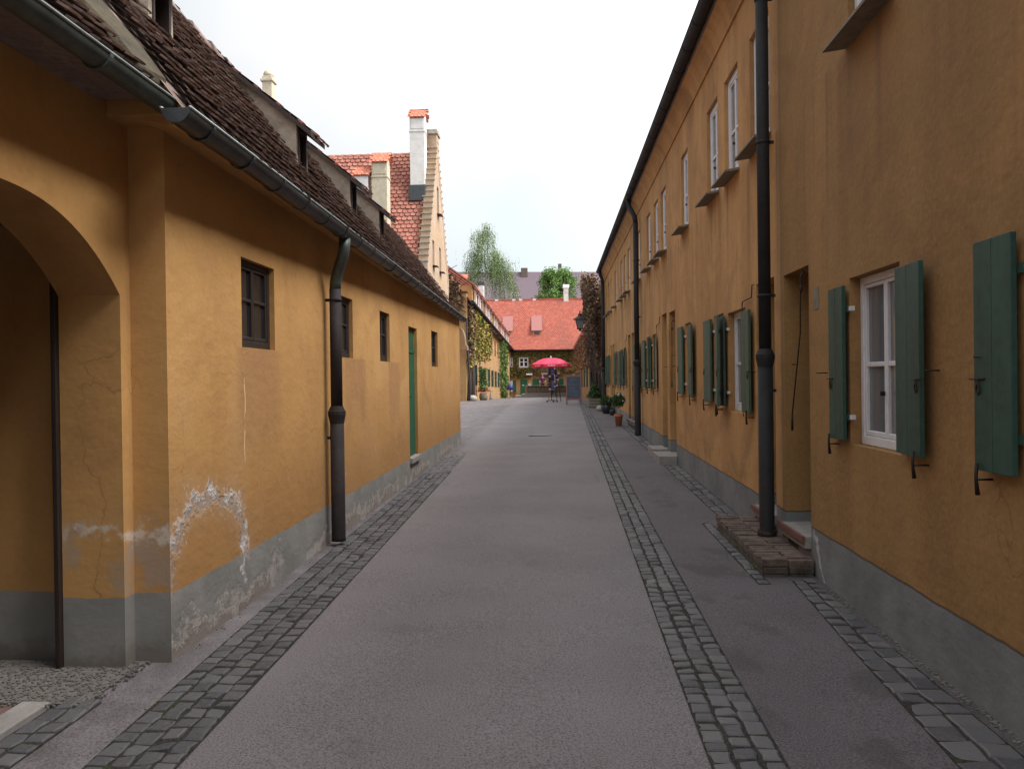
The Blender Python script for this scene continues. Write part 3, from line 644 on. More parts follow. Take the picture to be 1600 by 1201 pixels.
for (y, z) in ((4.05, 1.78), (4.58, 1.72), (6.42, 1.72), (8.7, 1.75), (14.3, 1.9), (15.36, 1.9), (22.8, 2.0)):
    MB().mat('iron').tube([(XR+.02, y, z), (XR-.09, y-.02, z)], .005, 6).build('wall_pin', rt)
downpipe(rt, 1.985, 7.72, .18, 5.9, 1.88, 7.75, 6.18, .058, 'pipe_dark', 1.80, .070, clips=(2.45, 3.9, 5.25, 1.55))
bp = MB().mat('iron').tube([(1.985, 7.72, .17), (1.985, 7.72, .24)], .09, 16); bp.build('pipe_foot', rt)
downpipe(rt, 2.01, 20.0, .27, 5.55, 1.88, 20.4, 6.22, .062, 'pipe_dark', 2.0, .08, clips=(3.2, 4.6))
downpipe(rt, 2.00, 33.8, .45, 5.7, 1.88, 33.9, 6.28, .075, 'pipe_dark', 2.0, .09)

# brick step in front of the first pair of doors
st = thing('brick_step', 'worn step of bricks on edge round the foot of the first right-hand downpipe', 'step', (1.9, 7.7, 0))
b1 = MB().mat('brick_dark').bbox(1.715, 2.125, 6.78, 8.66, -.02, .115, .01); b1.build('base', st)
b2 = MB().mat('brick'); y = 6.745
while y < 8.68:
    w = .066*random.uniform(.9, 1.1)
    for (xa, xb) in ((1.695, 1.905), (1.912, 2.122)):
        dz = random.gauss(0, .004); dx = random.gauss(0, .006); T = Matrix.Rotation(random.gauss(0, .02), 4, 'Z'); c = Vector(((xa+xb)/2+dx, y+w/2, .132+dz+gz(2, y)))
        b2.rv = random.random(); b2.bbox(-(xb-xa)/2, (xb-xa)/2, -w/2+.004, w/2-.004, -.05, .012, .007, Matrix.Translation(c) @ T)
    y += w
b2.build('tread', st)
b3 = MB().mat('brick_dark')
y = 6.76
while y < 8.6:
    l = random.uniform(.20, .25); 
    for z in (.005, .075): b3.bbox(1.688+random.uniform(0, .006), 1.72, y+.004, y+l-.004, z*.8+gz(1.7, y), z*.8+.052+gz(1.7, y), .006)
    y += l
for x in (1.70, 1.91): 
    for z in (.005, .075): b3.bbox(x+.006, x+.20, 6.738+random.uniform(0, .006), 6.79, z*.8, z*.8+.052, .006)
b3.build('side_bricks', st)
for (ya, yb, xx, lab) in ((14.25, 15.2, 1.80, 'nearer of the two pale stone doorsteps along the right wall'), (15.42, 16.3, 1.83, 'farther of the two pale stone doorsteps along the right wall')):
    z = gz(2, ya); s = MB().mat('concrete').bbox(xx, 2.125, ya, yb, z-.05, z+.15, .012)
    tag(s.build('stone_step'), lab, 'step', 'stone steps under the second pair of doors')

# ================================================================== LEFT: low outhouse row
XL = -2.3; T_ = 1.30
def eX(y): return -1.985-.016*(y-4)                       # eave line slowly closes on the wall
ZE = 3.15
lt = thing('outbuilding', 'low ochre outbuilding with small dark windows and mossy brown tile roof, left of the lane', 'outbuilding', (XL, 11, 0))
LWn = [(5.76, 6.45), (8.33, 8.98), (10.38, 11.0), (14.72, 15.5)]
holes = [(a, b, 1.965, 2.63, .05) for a, b in LWn] + [(12.42, 13.17, .49, 2.56, .09)]
mb = MB().mat('plaster_left'); wallX(mb, XL, 4.62, 19.07, 3.22, holes, 1)
mb.poly([(XL, 19.07, -.5), (XL-4.0, 19.07, -.5), (XL-4.0, 19.07, 3.22), (XL, 19.07, 3.22)]); mb.poly([(XL-4, 4.62, -.5), (XL-4, 19.07, -.5), (XL-4, 19.07, 3.22), (XL-4, 4.62, 3.22)])
mb.mat('render_grey')
def ridge_u(y): return lerp_tab([(4, 2.05), (6.2, 1.95), (8.2, 1.66), (12, 1.62), (19, 1.50)], y)
def rx(y, u): return (eX(y)-u, y, ZE+T_*u)
mb.mat('plaster_left'); mb.poly([(XL, 19.07, 3.22), (XL-3.1, 19.07, 3.22), rx(19.07, ridge_u(19))])
mb.build('wall', lt)
# corner return facing the viewer belongs to the same plaster
c = MB().mat('plaster_arch'); c.poly([(-2.30, 4.62, -.5), (-2.30, 4.62, 3.22), (-2.75, 4.62, 3.22), (-2.75, 4.62, -.5)]); c.build('corner_pier', lt)
sf = MB().mat('plaster_left'); sf.prism([(eX(4.3)-.03, 4.44, ZE-.02), (XL-.02, 4.44, 3.20), (XL-.02, 4.44, 3.27), (eX(4.3)-.03, 4.44, ZE+.01)], (-.24, 14.5, 0)); sf.build('eave_board', lt)
for n_, (a, b) in enumerate(LWn):
    window(lt, XL, 1, a+.002, b-.002, 1.967, 2.628, .040, 'wood_dark', 2, 2, .045, .022, 'glass_dark', name='window', split=.55)
    # iron bars in front
d = MB().mat('door_green'); 
for k in range(5): d.bbox(XL-.08, XL-.045, 12.44+k*.143, 12.44+(k+1)*.143-.003, .50, 2.13, .003)
d.bbox(XL-.08, XL-.035, 12.44, 13.155, 2.15, 2.21, .003); d.bbox(XL-.08, XL-.06, 12.44, 13.155, 2.22, 2.55, .003)
d = d.build('door', lt); MB().mat('iron').tube([(XL-.045, 12.55, 1.45), (XL-.01, 12.55, 1.45), (XL-.01, 12.65, 1.45)], .008, 6).build('handle', d)
MB().mat('concrete').bbox(XL-.15, XL+.05, 12.40, 13.2, .40, .492, .01).build('threshold', lt)
# roof body + real tiles
mb = MB().mat('tile_old'); n = 30; pr = None
for k in range(n+1):
    y = 4.35+(19.25-4.35)*k/n; u = ridge_u(y); i = mb.vs([rx(y, -.02), rx(y, u), (rx(y, u)[0]-u-.1, y, ZE-.1)])
    if pr is not None: mb.face((pr, i, i+1, pr+1)); mb.face((pr+1, i+1, i+2, pr+2))
    pr = i
mb.mat('plaster_left'); mb.poly([(eX(4.35)-.05, 4.40, ZE+.07), (rx(4.35, ridge_u(4.35))[0], 4.40, rx(4.35, ridge_u(4.35))[2]-.05), (rx(4.35, ridge_u(4.35))[0]-2.1, 4.40, ZE+.07)]); mb.poly([(eX(4.35)-.05, 4.40, ZE+.07), (-4.2, 4.40, ZE+.07), (-4.2, 4.62, ZE+.07), (eX(4.35)-.05, 4.64, ZE+.07)]); mb.mat('tile_old')
ang = math.atan(T_); Sv = Vector((-math.cos(ang), 0, math.sin(ang))); Av = Vector((-.016, 1, 0)).normalized()
DM = [(5.45, .80), (8.08, .575), (10.35, .575), (12.2, .575)]
def skipd(a, u):
    y = 4.40+a
    for (yd, ud) in DM:
        if yd-.03 < y < yd+.46 and u*math.cos(ang) > ud-.02: return True
    return False
tiles(mb, (eX(4.40)+.03, 4.40, ZE-.025), Av, Sv, 14.85, lambda a: ridge_u(4.4+a)/math.cos(ang)+.02, w=.18, course=.135, th=.014, lift=.050, jit=.005, vrange=(.1, .9), skip=skipd)
mb.mat('tile_old')
y = 4.4
while y < 19.1:                                            # ridge tiles
    u = ridge_u(y); p = Vector(rx(y, u)); q = Vector(rx(y+.42, ridge_u(y+.42))); mb.rv = random.random()
    for s_ in (1,):
        mb.tube([p+Vector((0, 0, -.03+random.uniform(0, .02))), q+Vector((0, 0, -.045))], [.105, .09], 8)
    y += .40
mb.build('roof', lt)
# raised mortar verge between the two roofs
v = MB().mat('render_mortar'); N = 14; pr = None
for k in range(N+1):
    u = .13+2.15*k/N; y0, y1 = 4.18, 4.42; w = lambda: random.gauss(0, .012)
    i = v.vs([(-2.06-u+.0, y0+w()-.06, ZE+1.18*u-.05), (-2.06-u, y0+w(), ZE+1.18*u+.10+w()), (-2.05-u, y1+w(), ZE+1.20*u+.14+w()), (-2.06-u, y1+.05, ZE+1.18*u-.1)])
    if pr is not None:
        for t in range(3): v.face((pr+t, pr+t+1, i+t+1, i+t))
    else: v.face((i, i+1, i+2, i+3))
    pr = i
v.mat('tile_red'); tiles(v, (eX(4.4)-.02, 4.43, ZE+.03), Av, Sv, .02, lambda a: 3.1, w=.10, course=.15, th=.014, lift=.05, jit=.012)
v.build('verge', lt)
gutter(lt, (eX(4.05)-.0, 4.12, 3.155), (eX(19.3), 19.35, 3.19), .078, 'zinc', .62)
downpipe(lt, -2.185, 7.86, .12, 2.62, eX(7.8), 7.72, 3.10, .058, 'pipe_brown', 1.30, .069, 'zinc_green', clips=(2.50, 1.13))
# shed dormers
for n_, (yd, ud) in enumerate(DM):
    X0 = eX(yd)-ud; z0 = ZE+T_*ud; wy = .36; ht = .44 if n_ else .54; ts = .82
    ue = ht/(T_-ts)                                        # run until the shed roof meets the main roof
    ue = min(ue, ridge_u(yd)-ud+.12)
    d = MB().mat('render_grey')
    for yy, dy in ((yd, .05), (yd+wy-.05, .05)):
        d.prism([(X0, yy, z0-.08), (X0, yy, z0+ht), (X0-ue, yy, z0+ht+ts*ue), (X0-ue, yy, z0+T_*ue-.08)], (0, dy, 0))
    d.poly([(X0-.12, yd+.05, z0-.1), (X0-.12, yd+wy-.05, z0-.1), (X0-.12, yd+wy-.05, z0+ht+.08), (X0-.12, yd+.05, z0+ht+.08)])
    d = d.build('dormer', lt)
    w_ = MB().mat('wood_dark'); w_.box(X0-.10, X0+.012, yd+.05, yd+.075, z0-.05, z0+ht-.002).box(X0-.10, X0+.012, yd+wy-.08, yd+wy-.05, z0-.05, z0+ht-.002).box(X0-.09, X0+.014, yd+.075, yd+wy-.08, z0+ht-.04, z0+ht-.001)
    w_.mat('glass_dark').box(X0-.11, X0-.095, yd+.075, yd+wy-.08, z0-.05, z0+ht-.04); w_.build('dormer_window', d)
    r_ = MB().mat('wood_dark'); a2 = math.atan(ts); o = .17
    P0 = Vector((X0+o, yd-.07, z0+ht-ts*o)); Sv2 = Vector((-math.cos(a2), 0, math.sin(a2)))
    r_.prism([P0, P0+Vector((0, wy+.14, 0)), P0+Vector((0, wy+.14, 0))+Sv2*((ue+o)/math.cos(a2)), P0+Sv2*((ue+o)/math.cos(a2))], (0, 0, .052))
    r_.mat('tile_red' if n_ else 'tile_old')
    tiles(r_, P0+Vector((.02, -.01, .028)), (0, 1, 0), Sv2, wy+.17, lambda a: (ue+o)/math.cos(a2)-.05, w=.165, course=.15, th=.022, lift=.006)
    r_.build('dormer_roof', d)
# corbel at the far corner
cb = MB().mat('plaster_far')
cb.prism([(-2.3, 19.08, 2.42), (-2.12, 19.08, 2.42), (-2.12, 19.08, 2.52), (-2.16, 19.08, 2.55), (-2.18, 19.08, 2.75), (-2.22, 19.08, 2.9), (-2.3, 19.08, 2.98)], (0, .3, 0)); cb.build('corbel', lt)

def chimney(parent, x, y, zb, zt, w, mat='stucco_white', cap='tile_cap', roofh=.35, band=True, top=None, d=None):
    d = d or w; m = MB().mat(mat).bbox(x-w/2, x+w/2, y-d/2, y+d/2, zb, zt-roofh, .01)
    if band: m.bbox(x-w/2-.03, x+w/2+.03, y-d/2-.03, y+d/2+.03, zt-roofh-.9*w-.04, zt-roofh-.9*w+.02, .01); 
    m.bbox(x-w*.42, x+w*.42, y-d/2-.02, y-d/2+.02, zt-roofh-.75*w, zt-roofh-.1*w, .008)
    c = m.build('chimney', parent)
    if cap:
        r = MB().mat(cap); o = w*.13
        for sgn in (1, -1):
            a = Vector((x, y, zt)); P = Vector((x-w/2-o, y+sgn*(d/2+o), zt-roofh)); Sv_ = (Vector((x, y, zt))-Vector((x, y+sgn*(d/2+o), zt-roofh))); L = Sv_.length; Sv_.normalize()
            r.poly([P, P+Vector((w+2*o, 0, 0)), P+Vector((w+2*o, 0, 0))+Sv_*L, P+Sv_*L])
            tiles(r, P, (1, 0, 0), Sv_, w+2*o, lambda q: L*.8, w=w*.26, course=w*.22, th=.03, lift=.012)
        r.mat(mat)
        for sx in (-1, 1): r.poly([(x+sx*w/2, y-d/2, zt-roofh), (x+sx*w/2, y+d/2, zt-roofh), (x+sx*w/2, y, zt-.02)])
        r.build('chimney_cap', c)
    return c
# ================================================================== LEFT NEAR: gateway building
XA = -2.52; ga = thing('gatehouse', 'ochre building with a wide dark archway at the left edge, nearest on the left', 'gatehouse', (XA, 3, 0))
mb = MB().mat('plaster_arch')
def archz(y): 
    t = (y-3.45)/1.06; return 2.22+.43*(1-min(1, abs(t))**2.5)
Y0, Y1 = 2.39, 4.51; n = 36; ysA = [Y0+(Y1-Y0)*(.5-.5*math.cos(math.pi*k/n)) for k in range(n+1)]
for a, b in zip(ysA, ysA[1:]):
    za, zb = archz(a), archz(b)
    mb.poly([(XA, a, za), (XA, b, zb), (XA, b, 3.3), (XA, a, 3.3)]); mb.poly([(XA, a, za), (XA-.37, a, za), (XA-.37, b, zb), (XA, b, zb)])
mb.poly([(XA, Y1, -.4), (XA, 4.62, -.4), (XA, 4.62, 3.3), (XA, Y1, 3.3)]); mb.poly([(XA, -26, -.4), (XA, Y0, -.4), (XA, Y0, 3.3), (XA, -26, 3.3)])
for y in (Y0, Y1): mb.poly([(XA, y, -.4), (XA-.37, y, -.4), (XA-.37, y, 2.22), (XA, y, 2.22)])
# inner face and passage beyond
mb.poly([(XA-.37, Y1, -.4), (XA-.37, Y1, 3.3), (XA-.37, Y1+.15, 3.3), (XA-.37, Y1+.15, -.4)])
mb.poly([(XA-.37, Y1+.15, -.4), (XA-5, Y1+.15, -.4), (XA-5, Y1+.15, 3.3), (XA-.37, Y1+.15, 3.3)])
mb.poly([(XA-.37, -26, -.4), (XA-.37, Y0, -.4), (XA-.37, Y0, 3.3), (XA-.37, -26, 3.3)])
mb.poly([(XA-5, -26, -.4), (XA-5, Y1+.15, -.4), (XA-5, Y1+.15, 3.3), (XA-5, -26, 3.3)])
for a, b in zip(ysA, ysA[1:]): mb.poly([(XA-.37, a, archz(a)), (XA-.37, b, archz(b)), (XA-.37, b, 3.3), (XA-.37, a, 3.3)])
mb.mat('wood_dark').poly([(XA-.372, -26, 2.67), (XA-5, -26, 2.67), (XA-5, 4.66, 2.67), (XA-.372, 4.66, 2.67)]); mb.mat('plaster_arch')  # passage ceiling, coloured dark to deepen the shade inside
mb.build('wall', ga)
po = MB().mat('wood_dark').bbox(XA-.405, XA-.373, Y1-.03, Y1+.02, .05, 2.6, .006); po.build('gate_post', ga)
rf = MB().mat('tile_old'); T2 = 1.15; a2 = math.atan(T2); Sv3 = Vector((-math.cos(a2), 0, math.sin(a2))); E0 = -2.20; ZE2 = 3.27
rf.poly([(E0, -26, ZE2), (E0, 4.30, ZE2), (E0-3, 4.30, ZE2+3*T2), (E0-3, -26, ZE2+3*T2)]); rf.poly([(E0-3, -26, ZE2+3*T2), (E0-3, 4.30, ZE2+3*T2), (E0-6, 4.30, ZE2), (E0-6, -26, ZE2)])
rf.poly([(E0, -26, ZE2), (E0, 4.30, ZE2), (XA-.1, 4.30, 3.28), (XA-.1, -26, 3.28)])

tiles(rf, (E0+.03, 1.0, ZE2-.02), (0, 1, 0), Sv3, 3.30, lambda a: 3.6, w=.19, course=.15, th=.014, lift=.066, jit=.005, vrange=(.15, .85))
rf.build('roof', ga)
gutter(ga, (E0+.03, -2, 3.28), (E0+.03, 4.60, 3.28), .07, 'zinc_green', .9)

# ================================================================== stepped-gable house behind the outbuilding
gh = thing('gabled_house', 'tall red-roofed house with a stepped gable, rising behind the low brown roof', 'house', (-5.7, 38, .5))
XG = -5.7; yN, yF, yA = 35.6, 42.7, 39.2; zG = 6.7; zAp = 13.3
mb = MB().mat('plaster_far')
gw = [(38.85, 39.5, 9.85, 11.2), (37.2, 37.8, 7.1, 8.3), (39.4, 40.0, 7.1, 8.3), (37.2, 37.8, 4.2, 5.5), (39.4, 40.0, 4.2, 5.5)]
# gable wall cut as columns with window holes
def gtop(y): return zG+(zAp-zG)*(1-abs(y-yA)/(yA-yN)) if y < yA else zG+(zAp-zG)*(1-(y-yA)/(yF-yA))
yy = sorted({yN, yF, yA} | {w[0] for w in gw} | {w[1] for w in gw})
for a, b in zip(yy, yy[1:]):
    m_ = (a+b)/2; hs = sorted([w for w in gw if w[0] <= m_ <= w[1]], key=lambda w: w[2]); z = -.5
    for w in hs: mb.poly([(XG, a, z), (XG, b, z), (XG, b, w[2]), (XG, a, w[2])]); z = w[3]
    mb.poly([(XG, a, z), (XG, b, z), (XG, b, gtop(b)), (XG, a, gtop(a))])
for (a, b, c_, d_) in gw:
    Xb = XG-.15
    for q in ([(XG, a, c_), (XG, a, d_), (Xb, a, d_), (Xb, a, c_)], [(XG, b, d_), (XG, b, c_), (Xb, b, c_), (Xb, b, d_)], [(XG, a, d_), (XG, b, d_), (Xb, b, d_), (Xb, a, d_)], [(XG, b, c_), (XG, a, c_), (Xb, a, c_), (Xb, b, c_)]): mb.poly(q)
mb.poly([(XG, yN, -.5), (XG-16, yN, -.5), (XG-16, yN, zG), (XG, yN, zG)]); mb.poly([(XG, yF, -.5), (XG-16, yF, -.5), (XG-16, yF, zG), (XG, yF, zG)])
mb.mat('plaster_far').bbox(XG-.5, XG+.03, yA-.32, yA+.42, zAp-.3, zAp+.42, .02); mb.mat('render_grey').bbox(XG-.58, XG+.09, yA-.42, yA+.52, zAp+.42, zAp+.56, .02).bbox(XG-.54, XG+.06, yA-.38, yA+.48, zAp+.57, zAp+.66, .02)
mb.build('wall', gh)
sp = MB(); NS = 22
for sgn, yE in ((-1, yN), (1, yF)):                        # stepped parapet with slate-topped treads
    for k in range(NS):
        t0, t1 = k/NS, (k+1)/NS; ya = yE+(yA-yE)*t0; yb = yE+(yA-yE)*t1; z1 = zG+(zAp-zG)*t1+.05
        sp.mat('plaster_far').box(XG-.42, XG+.02, min(ya, yb), max(ya, yb), zG+(zAp-zG)*t0-.35, z1)
        sp.mat('render_grey').box(XG-.47, XG+.05, min(ya, yb)-(.05 if sgn < 0 else 0), max(ya, yb)+(.05 if sgn > 0 else 0), z1+.002, z1+.055)
sp.build('stepped_parapet', gh)
rf = MB().mat('tile_red'); hz = zAp-.55; sl = Vector((0, yA-yN, hz-zG+.3)); L = sl.length; Sv4 = sl.normalized()
rf.poly([(XG-.42, yN, zG-.3), (XG-17, yN, zG-.3), (XG-17, yA, hz), (XG-.42, yA, hz)]); rf.poly([(XG-.42, yF, zG-.3), (XG-17, yF, zG-.3), (XG-17, yA, hz), (XG-.42, yA, hz)])
tiles(rf, (XG-12, yN-.15, zG-.42), (1, 0, 0), Sv4, 11.6, lambda a: L+.1, w=.26, course=.235, th=.03, lift=.06, jit=.012)
for k in range(28): rf.rv = random.random(); rf.tube([(XG-.45-k*.42, yA, hz+.05), (XG-.45-(k+1)*.42, yA, hz+.03)], [.16, .13], 8)
rf.build('roof', gh)
chimney(gh, -6.45, 38.1, 10.2, 14.6, .70, 'stucco_white', 'tile_cap', .42)
f = MB().mat('zinc').bbox(-6.84, -6.06, 37.5, 38.4, 10.2, 10.95, .02); f.build('chimney_flashing', gh)
chimney(gh, -7.88, 36.25, 6.8, 12.1, .70, 'render_tan', 'tile_cap', .5)
chimney(gh, -8.74, 36.25, 7.0, 11.45, .66, 'stucco_white', 'tile_cap', .42)
ch = MB().mat('render_tan').bbox(-14.35, -13.85, 38.95, 39.45, 12.4, 16.9, .04); ch.bbox(-14.42, -13.78, 38.88, 39.52, 16.6, 16.75, .03); ch.lathe((-14.1, 39.2, 16.9), [(.24, 0), (.26, .12), (.20, .25), (.08, .36)], 12); ch.build('chimney', gh)
for (a, b, c_, d_) in gw: window(gh, XG, 1, a+.002, b-.002, c_+.002, d_-.002, .10, cols=2, rows=2, fw=.07, sill=('wood_dark', .22), glassm='glass_dark')

# ================================================================== far left row
fl = thing('terraced_house', 'far left ochre terrace beyond the stepped gable, with yellow ivy and dormers along its eave', 'terraced house', (-5.0, 60, 0))
FY0, FY1 = 46.5, 88.2
def fx(y): return -5.25+.003*(y-46.5)
def ez(y): return 6.35-.030*(y-46.5)
mb = MB().mat('plaster_row'); wins = []
yv = 48.0
while yv < 86:
    wins.append((yv, yv+.95)); yv += 3.3
dl_ = [k for k in range(len(wins)) if k % 4 == 2]
def fseg(y, lst):  return any(a <= y <= b for a, b in lst)
cuts = sorted({FY0, FY1} | {a for a, b in wins} | {b for a, b in wins})
for a, b in zip(cuts, cuts[1:]):
    ga_, gb_ = gz(-5, a), gz(-5, b); e = (ez(a), ez(b))
    def q(za, zb_, zc, zd): mb.poly([(fx(a), a, za), (fx(b), b, zb_), (fx(b), b, zd), (fx(a), a, zc)])
    if fseg((a+b)/2, wins):
        q(ga_-.5, gb_-.5, ga_+1.0, gb_+1.0); q(ga_+2.3, gb_+2.3, e[0]-2.0, e[1]-2.0); q(e[0]-.7, e[1]-.7, e[0], e[1])
    else: q(ga_-.5, gb_-.5, e[0], e[1])
mb.poly([(fx(FY0), FY0, -.5), (fx(FY0)-9.5, FY0, -.5), (fx(FY0)-9.5, FY0, ez(FY0)), (fx(FY0)-4.75, FY0, ez(FY0)+6), (fx(FY0), FY0, ez(FY0))])
mb.build('wall', fl)
for (a, b) in wins:
    e = ez(a); g0 = gz(-5, a); X = fx(a)+.006
    window(fl, X, 1, a, b, e-2.02, e-.72, .12, cols=2, rows=2, fw=.09, mw=.05, glassm='glass_dark', name='window')
    window(fl, X, 1, a, b, g0+1.0, g0+2.3, .12, cols=2, rows=2, fw=.09, mw=.05, glassm='glass_dark', name='window')
    for (h_, f_) in ((a, a-.45), (b, b+.45)):
        s = MB().mat('shutter_green').bbox(X+.01, X+.045, min(h_, f_), max(h_, f_), g0+.98, g0+2.32, .01); s.build('shutter', fl)
rf = MB().mat('tile_red'); 
rf.poly([(fx(FY0)+.35, FY0, ez(FY0)-.05), (fx(FY1)+.35, FY1, ez(FY1)-.05), (fx(FY1)-4.75, FY1, ez(FY1)+5.9), (fx(FY0)-4.75, FY0, ez(FY0)+5.9)]); rf.poly([(fx(FY0)-10, FY0, ez(FY0)-.05), (fx(FY1)-10, FY1, ez(FY1)-.05), (fx(FY1)-4.75, FY1, ez(FY1)+5.9), (fx(FY0)-4.75, FY0, ez(FY0)+5.9)])
rf.mat('pipe_dark').tube([(fx(FY0)+.42, FY0, ez(FY0)-.1), (fx(FY1)+.42, FY1, ez(FY1)-.1)], .12, 10)
rf.build('roof', fl)
# stepped parapet of the near gable
sp = MB()
for k in range(12):
    t = k*.42; x = fx(FY0)+.1-t; z = ez(FY0)+.15+t*1.22
    sp.mat('plaster_row').box(x-.42, x, FY0-.12, FY0+.35, z-1.2, z+.30); sp.mat('render_mortar').box(x-.45, x+.05, FY0-.18, FY0+.40, z+.302, z+.38)
sp.build('stepped_parapet', fl)
# long dormer band of small lights with its own tiled roof
yd = 47.6; q_ = 0
while yd < 84:
    e = ez(yd); X = fx(yd)+.30; w1 = 1.5; d = MB().mat('stucco_white' if q_ % 3 else 'plaster_row').box(X-1.6, X, yd, yd+w1, e-.1, e+1.05)
    d = d.build('dormer', fl)
    MB().mat('glass_dark').box(X+.002, X+.02, yd+.4, yd+w1-.4, e+.25, e+.8).build('dormer_window', d)
    r_ = MB().mat('tile_red').prism([(X+.22, yd-.12, e+.96), (X+.22, yd-.12, e+1.05), (X-2.6, yd-.12, e+3.1), (X-2.6, yd-.12, e+3.0)], (0, w1+.24, 0)); r_.build('dormer_roof', d)
    yd += 2.45; q_ += 1
sp = MB()
for k in range(11):
    t = k*.42; x = fx(FY1)+.1-t; z = ez(FY1)+.15+t*1.22
    sp.mat('plaster_row').box(x-.42, x, FY1-.3, FY1+.12, z-1.2, z+.30); sp.mat('render_tan').box(x-.45, x+.05, FY1-.36, FY1+.16, z+.302, z+.38)
sp.build('stepped_parapet', fl)
chimney(fl, fx(52)-3.2, 52, 9.0, 10.4+.9, .6, 'stucco_white', 'tile_cap', .4)
chimney(fl, fx(66)-2.4, 66, 7.8, 10.4, .6, 'plaster_row', 'tile_cap', .4)

# ================================================================== far facade closing the square
FYc = 88.5
fc = thing('house', 'house with broad red tiled roof closing the end of the square behind the parasol', 'house', (-1, FYc, -.2))
Xa, Xb = -13, 12; EZ = 5.0
mb = MB().mat('plaster_row')
fws = [(-4.95, -4.15, 2.30, 3.35), (-3.95, -2.98, 2.30, 3.35), (1.0, 1.9, 2.3, 3.35)]
def pxX(px): return (px-869)/1250*FYc
fws = [(pxX(794), pxX(801.5), 3.05, 4.12), (pxX(811.5), pxX(826), 3.03, 4.12), (pxX(797), pxX(801), .35, 1.55)]
xs = sorted({Xa, Xb} | {w[0] for w in fws} | {w[1] for w in fws})
for a, b in zip(xs, xs[1:]):
    hs = sorted([w for w in fws if w[0] <= (a+b)/2 <= w[1]], key=lambda w: w[2]); z = -1
    for w in hs: mb.poly([(a, FYc, z), (b, FYc, z), (b, FYc, w[2]), (a, FYc, w[2])]); z = w[3]
    mb.poly([(a, FYc, z), (b, FYc, z), (b, FYc, EZ), (a, FYc, EZ)])
mb.mat('render_mortar').box(Xa, Xb, FYc-.02, FYc-.004, 1.9, EZ-.05) if False else None
mb.poly([(Xa, FYc, -1), (Xa, FYc+9, -1), (Xa, FYc+9, EZ), (Xa, FYc+4.6, 10.9), (Xa, FYc, EZ)]); mb.poly([(Xb, FYc, -1), (Xb, FYc+9, -1), (Xb, FYc+9, EZ), (Xb, FYc+4.6, 10.9), (Xb, FYc, EZ)])
mb.build('wall', fc)
def windowY(parent, x0, x1, z0, z1, Y, m='paint_white'):
    f = MB().mat(m); t = .11
    f.box(x0, x0+t, Y-.03, Y+.05, z0, z1).box(x1-t, x1, Y-.03, Y+.05, z0, z1).box(x0+t, x1-t, Y-.03, Y+.05, z0, z0+t*1.2).box(x0+t, x1-t, Y-.03, Y+.05, z1-t, z1)
    xm = (x0+x1)/2; f.box(xm-.07, xm+.07, Y-.035, Y+.05, z0+t, z1-t).box(x0+t, x1-t, Y-.03, Y+.04, z0+(z1-z0)*.55-.04, z0+(z1-z0)*.55+.04)
    f = f.build('window', parent)
    MB().mat('glass_dark').box(x0+.02, x1-.02, Y+.06, Y+.08, z0+.02, z1-.02).build('pane', f)
for w in fws: windowY(fc, w[0]+.002, w[1]-.002, w[2]+.002, w[3]-.002, FYc-.01)
def plateY(parent, name, px0, px1, z0, z1, mat, dy=.06):
    return MB().mat(mat).bbox(pxX(px0), pxX(px1), FYc-dy, FYc-.003, z0, z1, .01).build(name, parent)
plateY(fc, 'shutter', 801.7, 806.5, .32, 1.6, 'door_green'); plateY(fc, 'shutter', 791.5, 796.8, .32, 1.6, 'door_green')
dd = plateY(fc, 'door', 813, 824, -.1, 1.72, 'door_green')
MB().mat('card_white').box(pxX(816.3), pxX(818.5), FYc-.075, FYc-.062, 1.0, 1.12).build('plate', dd)
plateY(fc, 'shutter', 832, 842.5, .8, 1.72, 'door_green'); plateY(fc, 'shutter', 873.5, 880, .8, 1.72, 'door_green')
plateY(fc, 'notice_board', 825.8, 829.5, .98, 1.2, 'card_white', .08)
plateY(fc, 'wall_lamp', 822.5, 832, 2.18, 2.34, 'parasol_white', .3)
plateY(fc, 'canopy', 846, 856, 2.18, 2.4, 'concrete', .5); plateY(fc, 'canopy', 868, 875, 2.2, 2.42, 'concrete', .5)
rf = MB().mat('tile_far'); rf.poly([(Xa, FYc-.35, EZ-.05), (Xb, FYc-.35, EZ-.05), (Xb, FYc+4.6, 10.9), (Xa, FYc+4.6, 10.9)]); rf.poly([(Xa, FYc+9.4, EZ-.05), (Xb, FYc+9.4, EZ-.05), (Xb, FYc+4.6, 10.9), (Xa, FYc+4.6, 10.9)])
sl = Vector((0, 4.95, 5.95)); L = sl.length
tiles(rf, (-8.2, FYc-.37, EZ-.06), (1, 0, 0), sl.normalized(), 12.0, lambda a: L, w=.25, course=.20, th=.03, lift=.03, jit=.012, round_=True)
for k in range(40): rf.rv = random.random(); rf.mat('tile_far' if random.random() < .75 else 'stucco_white').box(-9+k*.4, -9+k*.4+.38, FYc+4.45, FYc+4.75, 10.85, 11.02+random.uniform(0, .05))
rf.mat('pipe_dark').tube([(Xa, FYc-.42, EZ-.1), (Xb, FYc-.42, EZ-.1)], .09, 8)
rf.build('roof', fc)
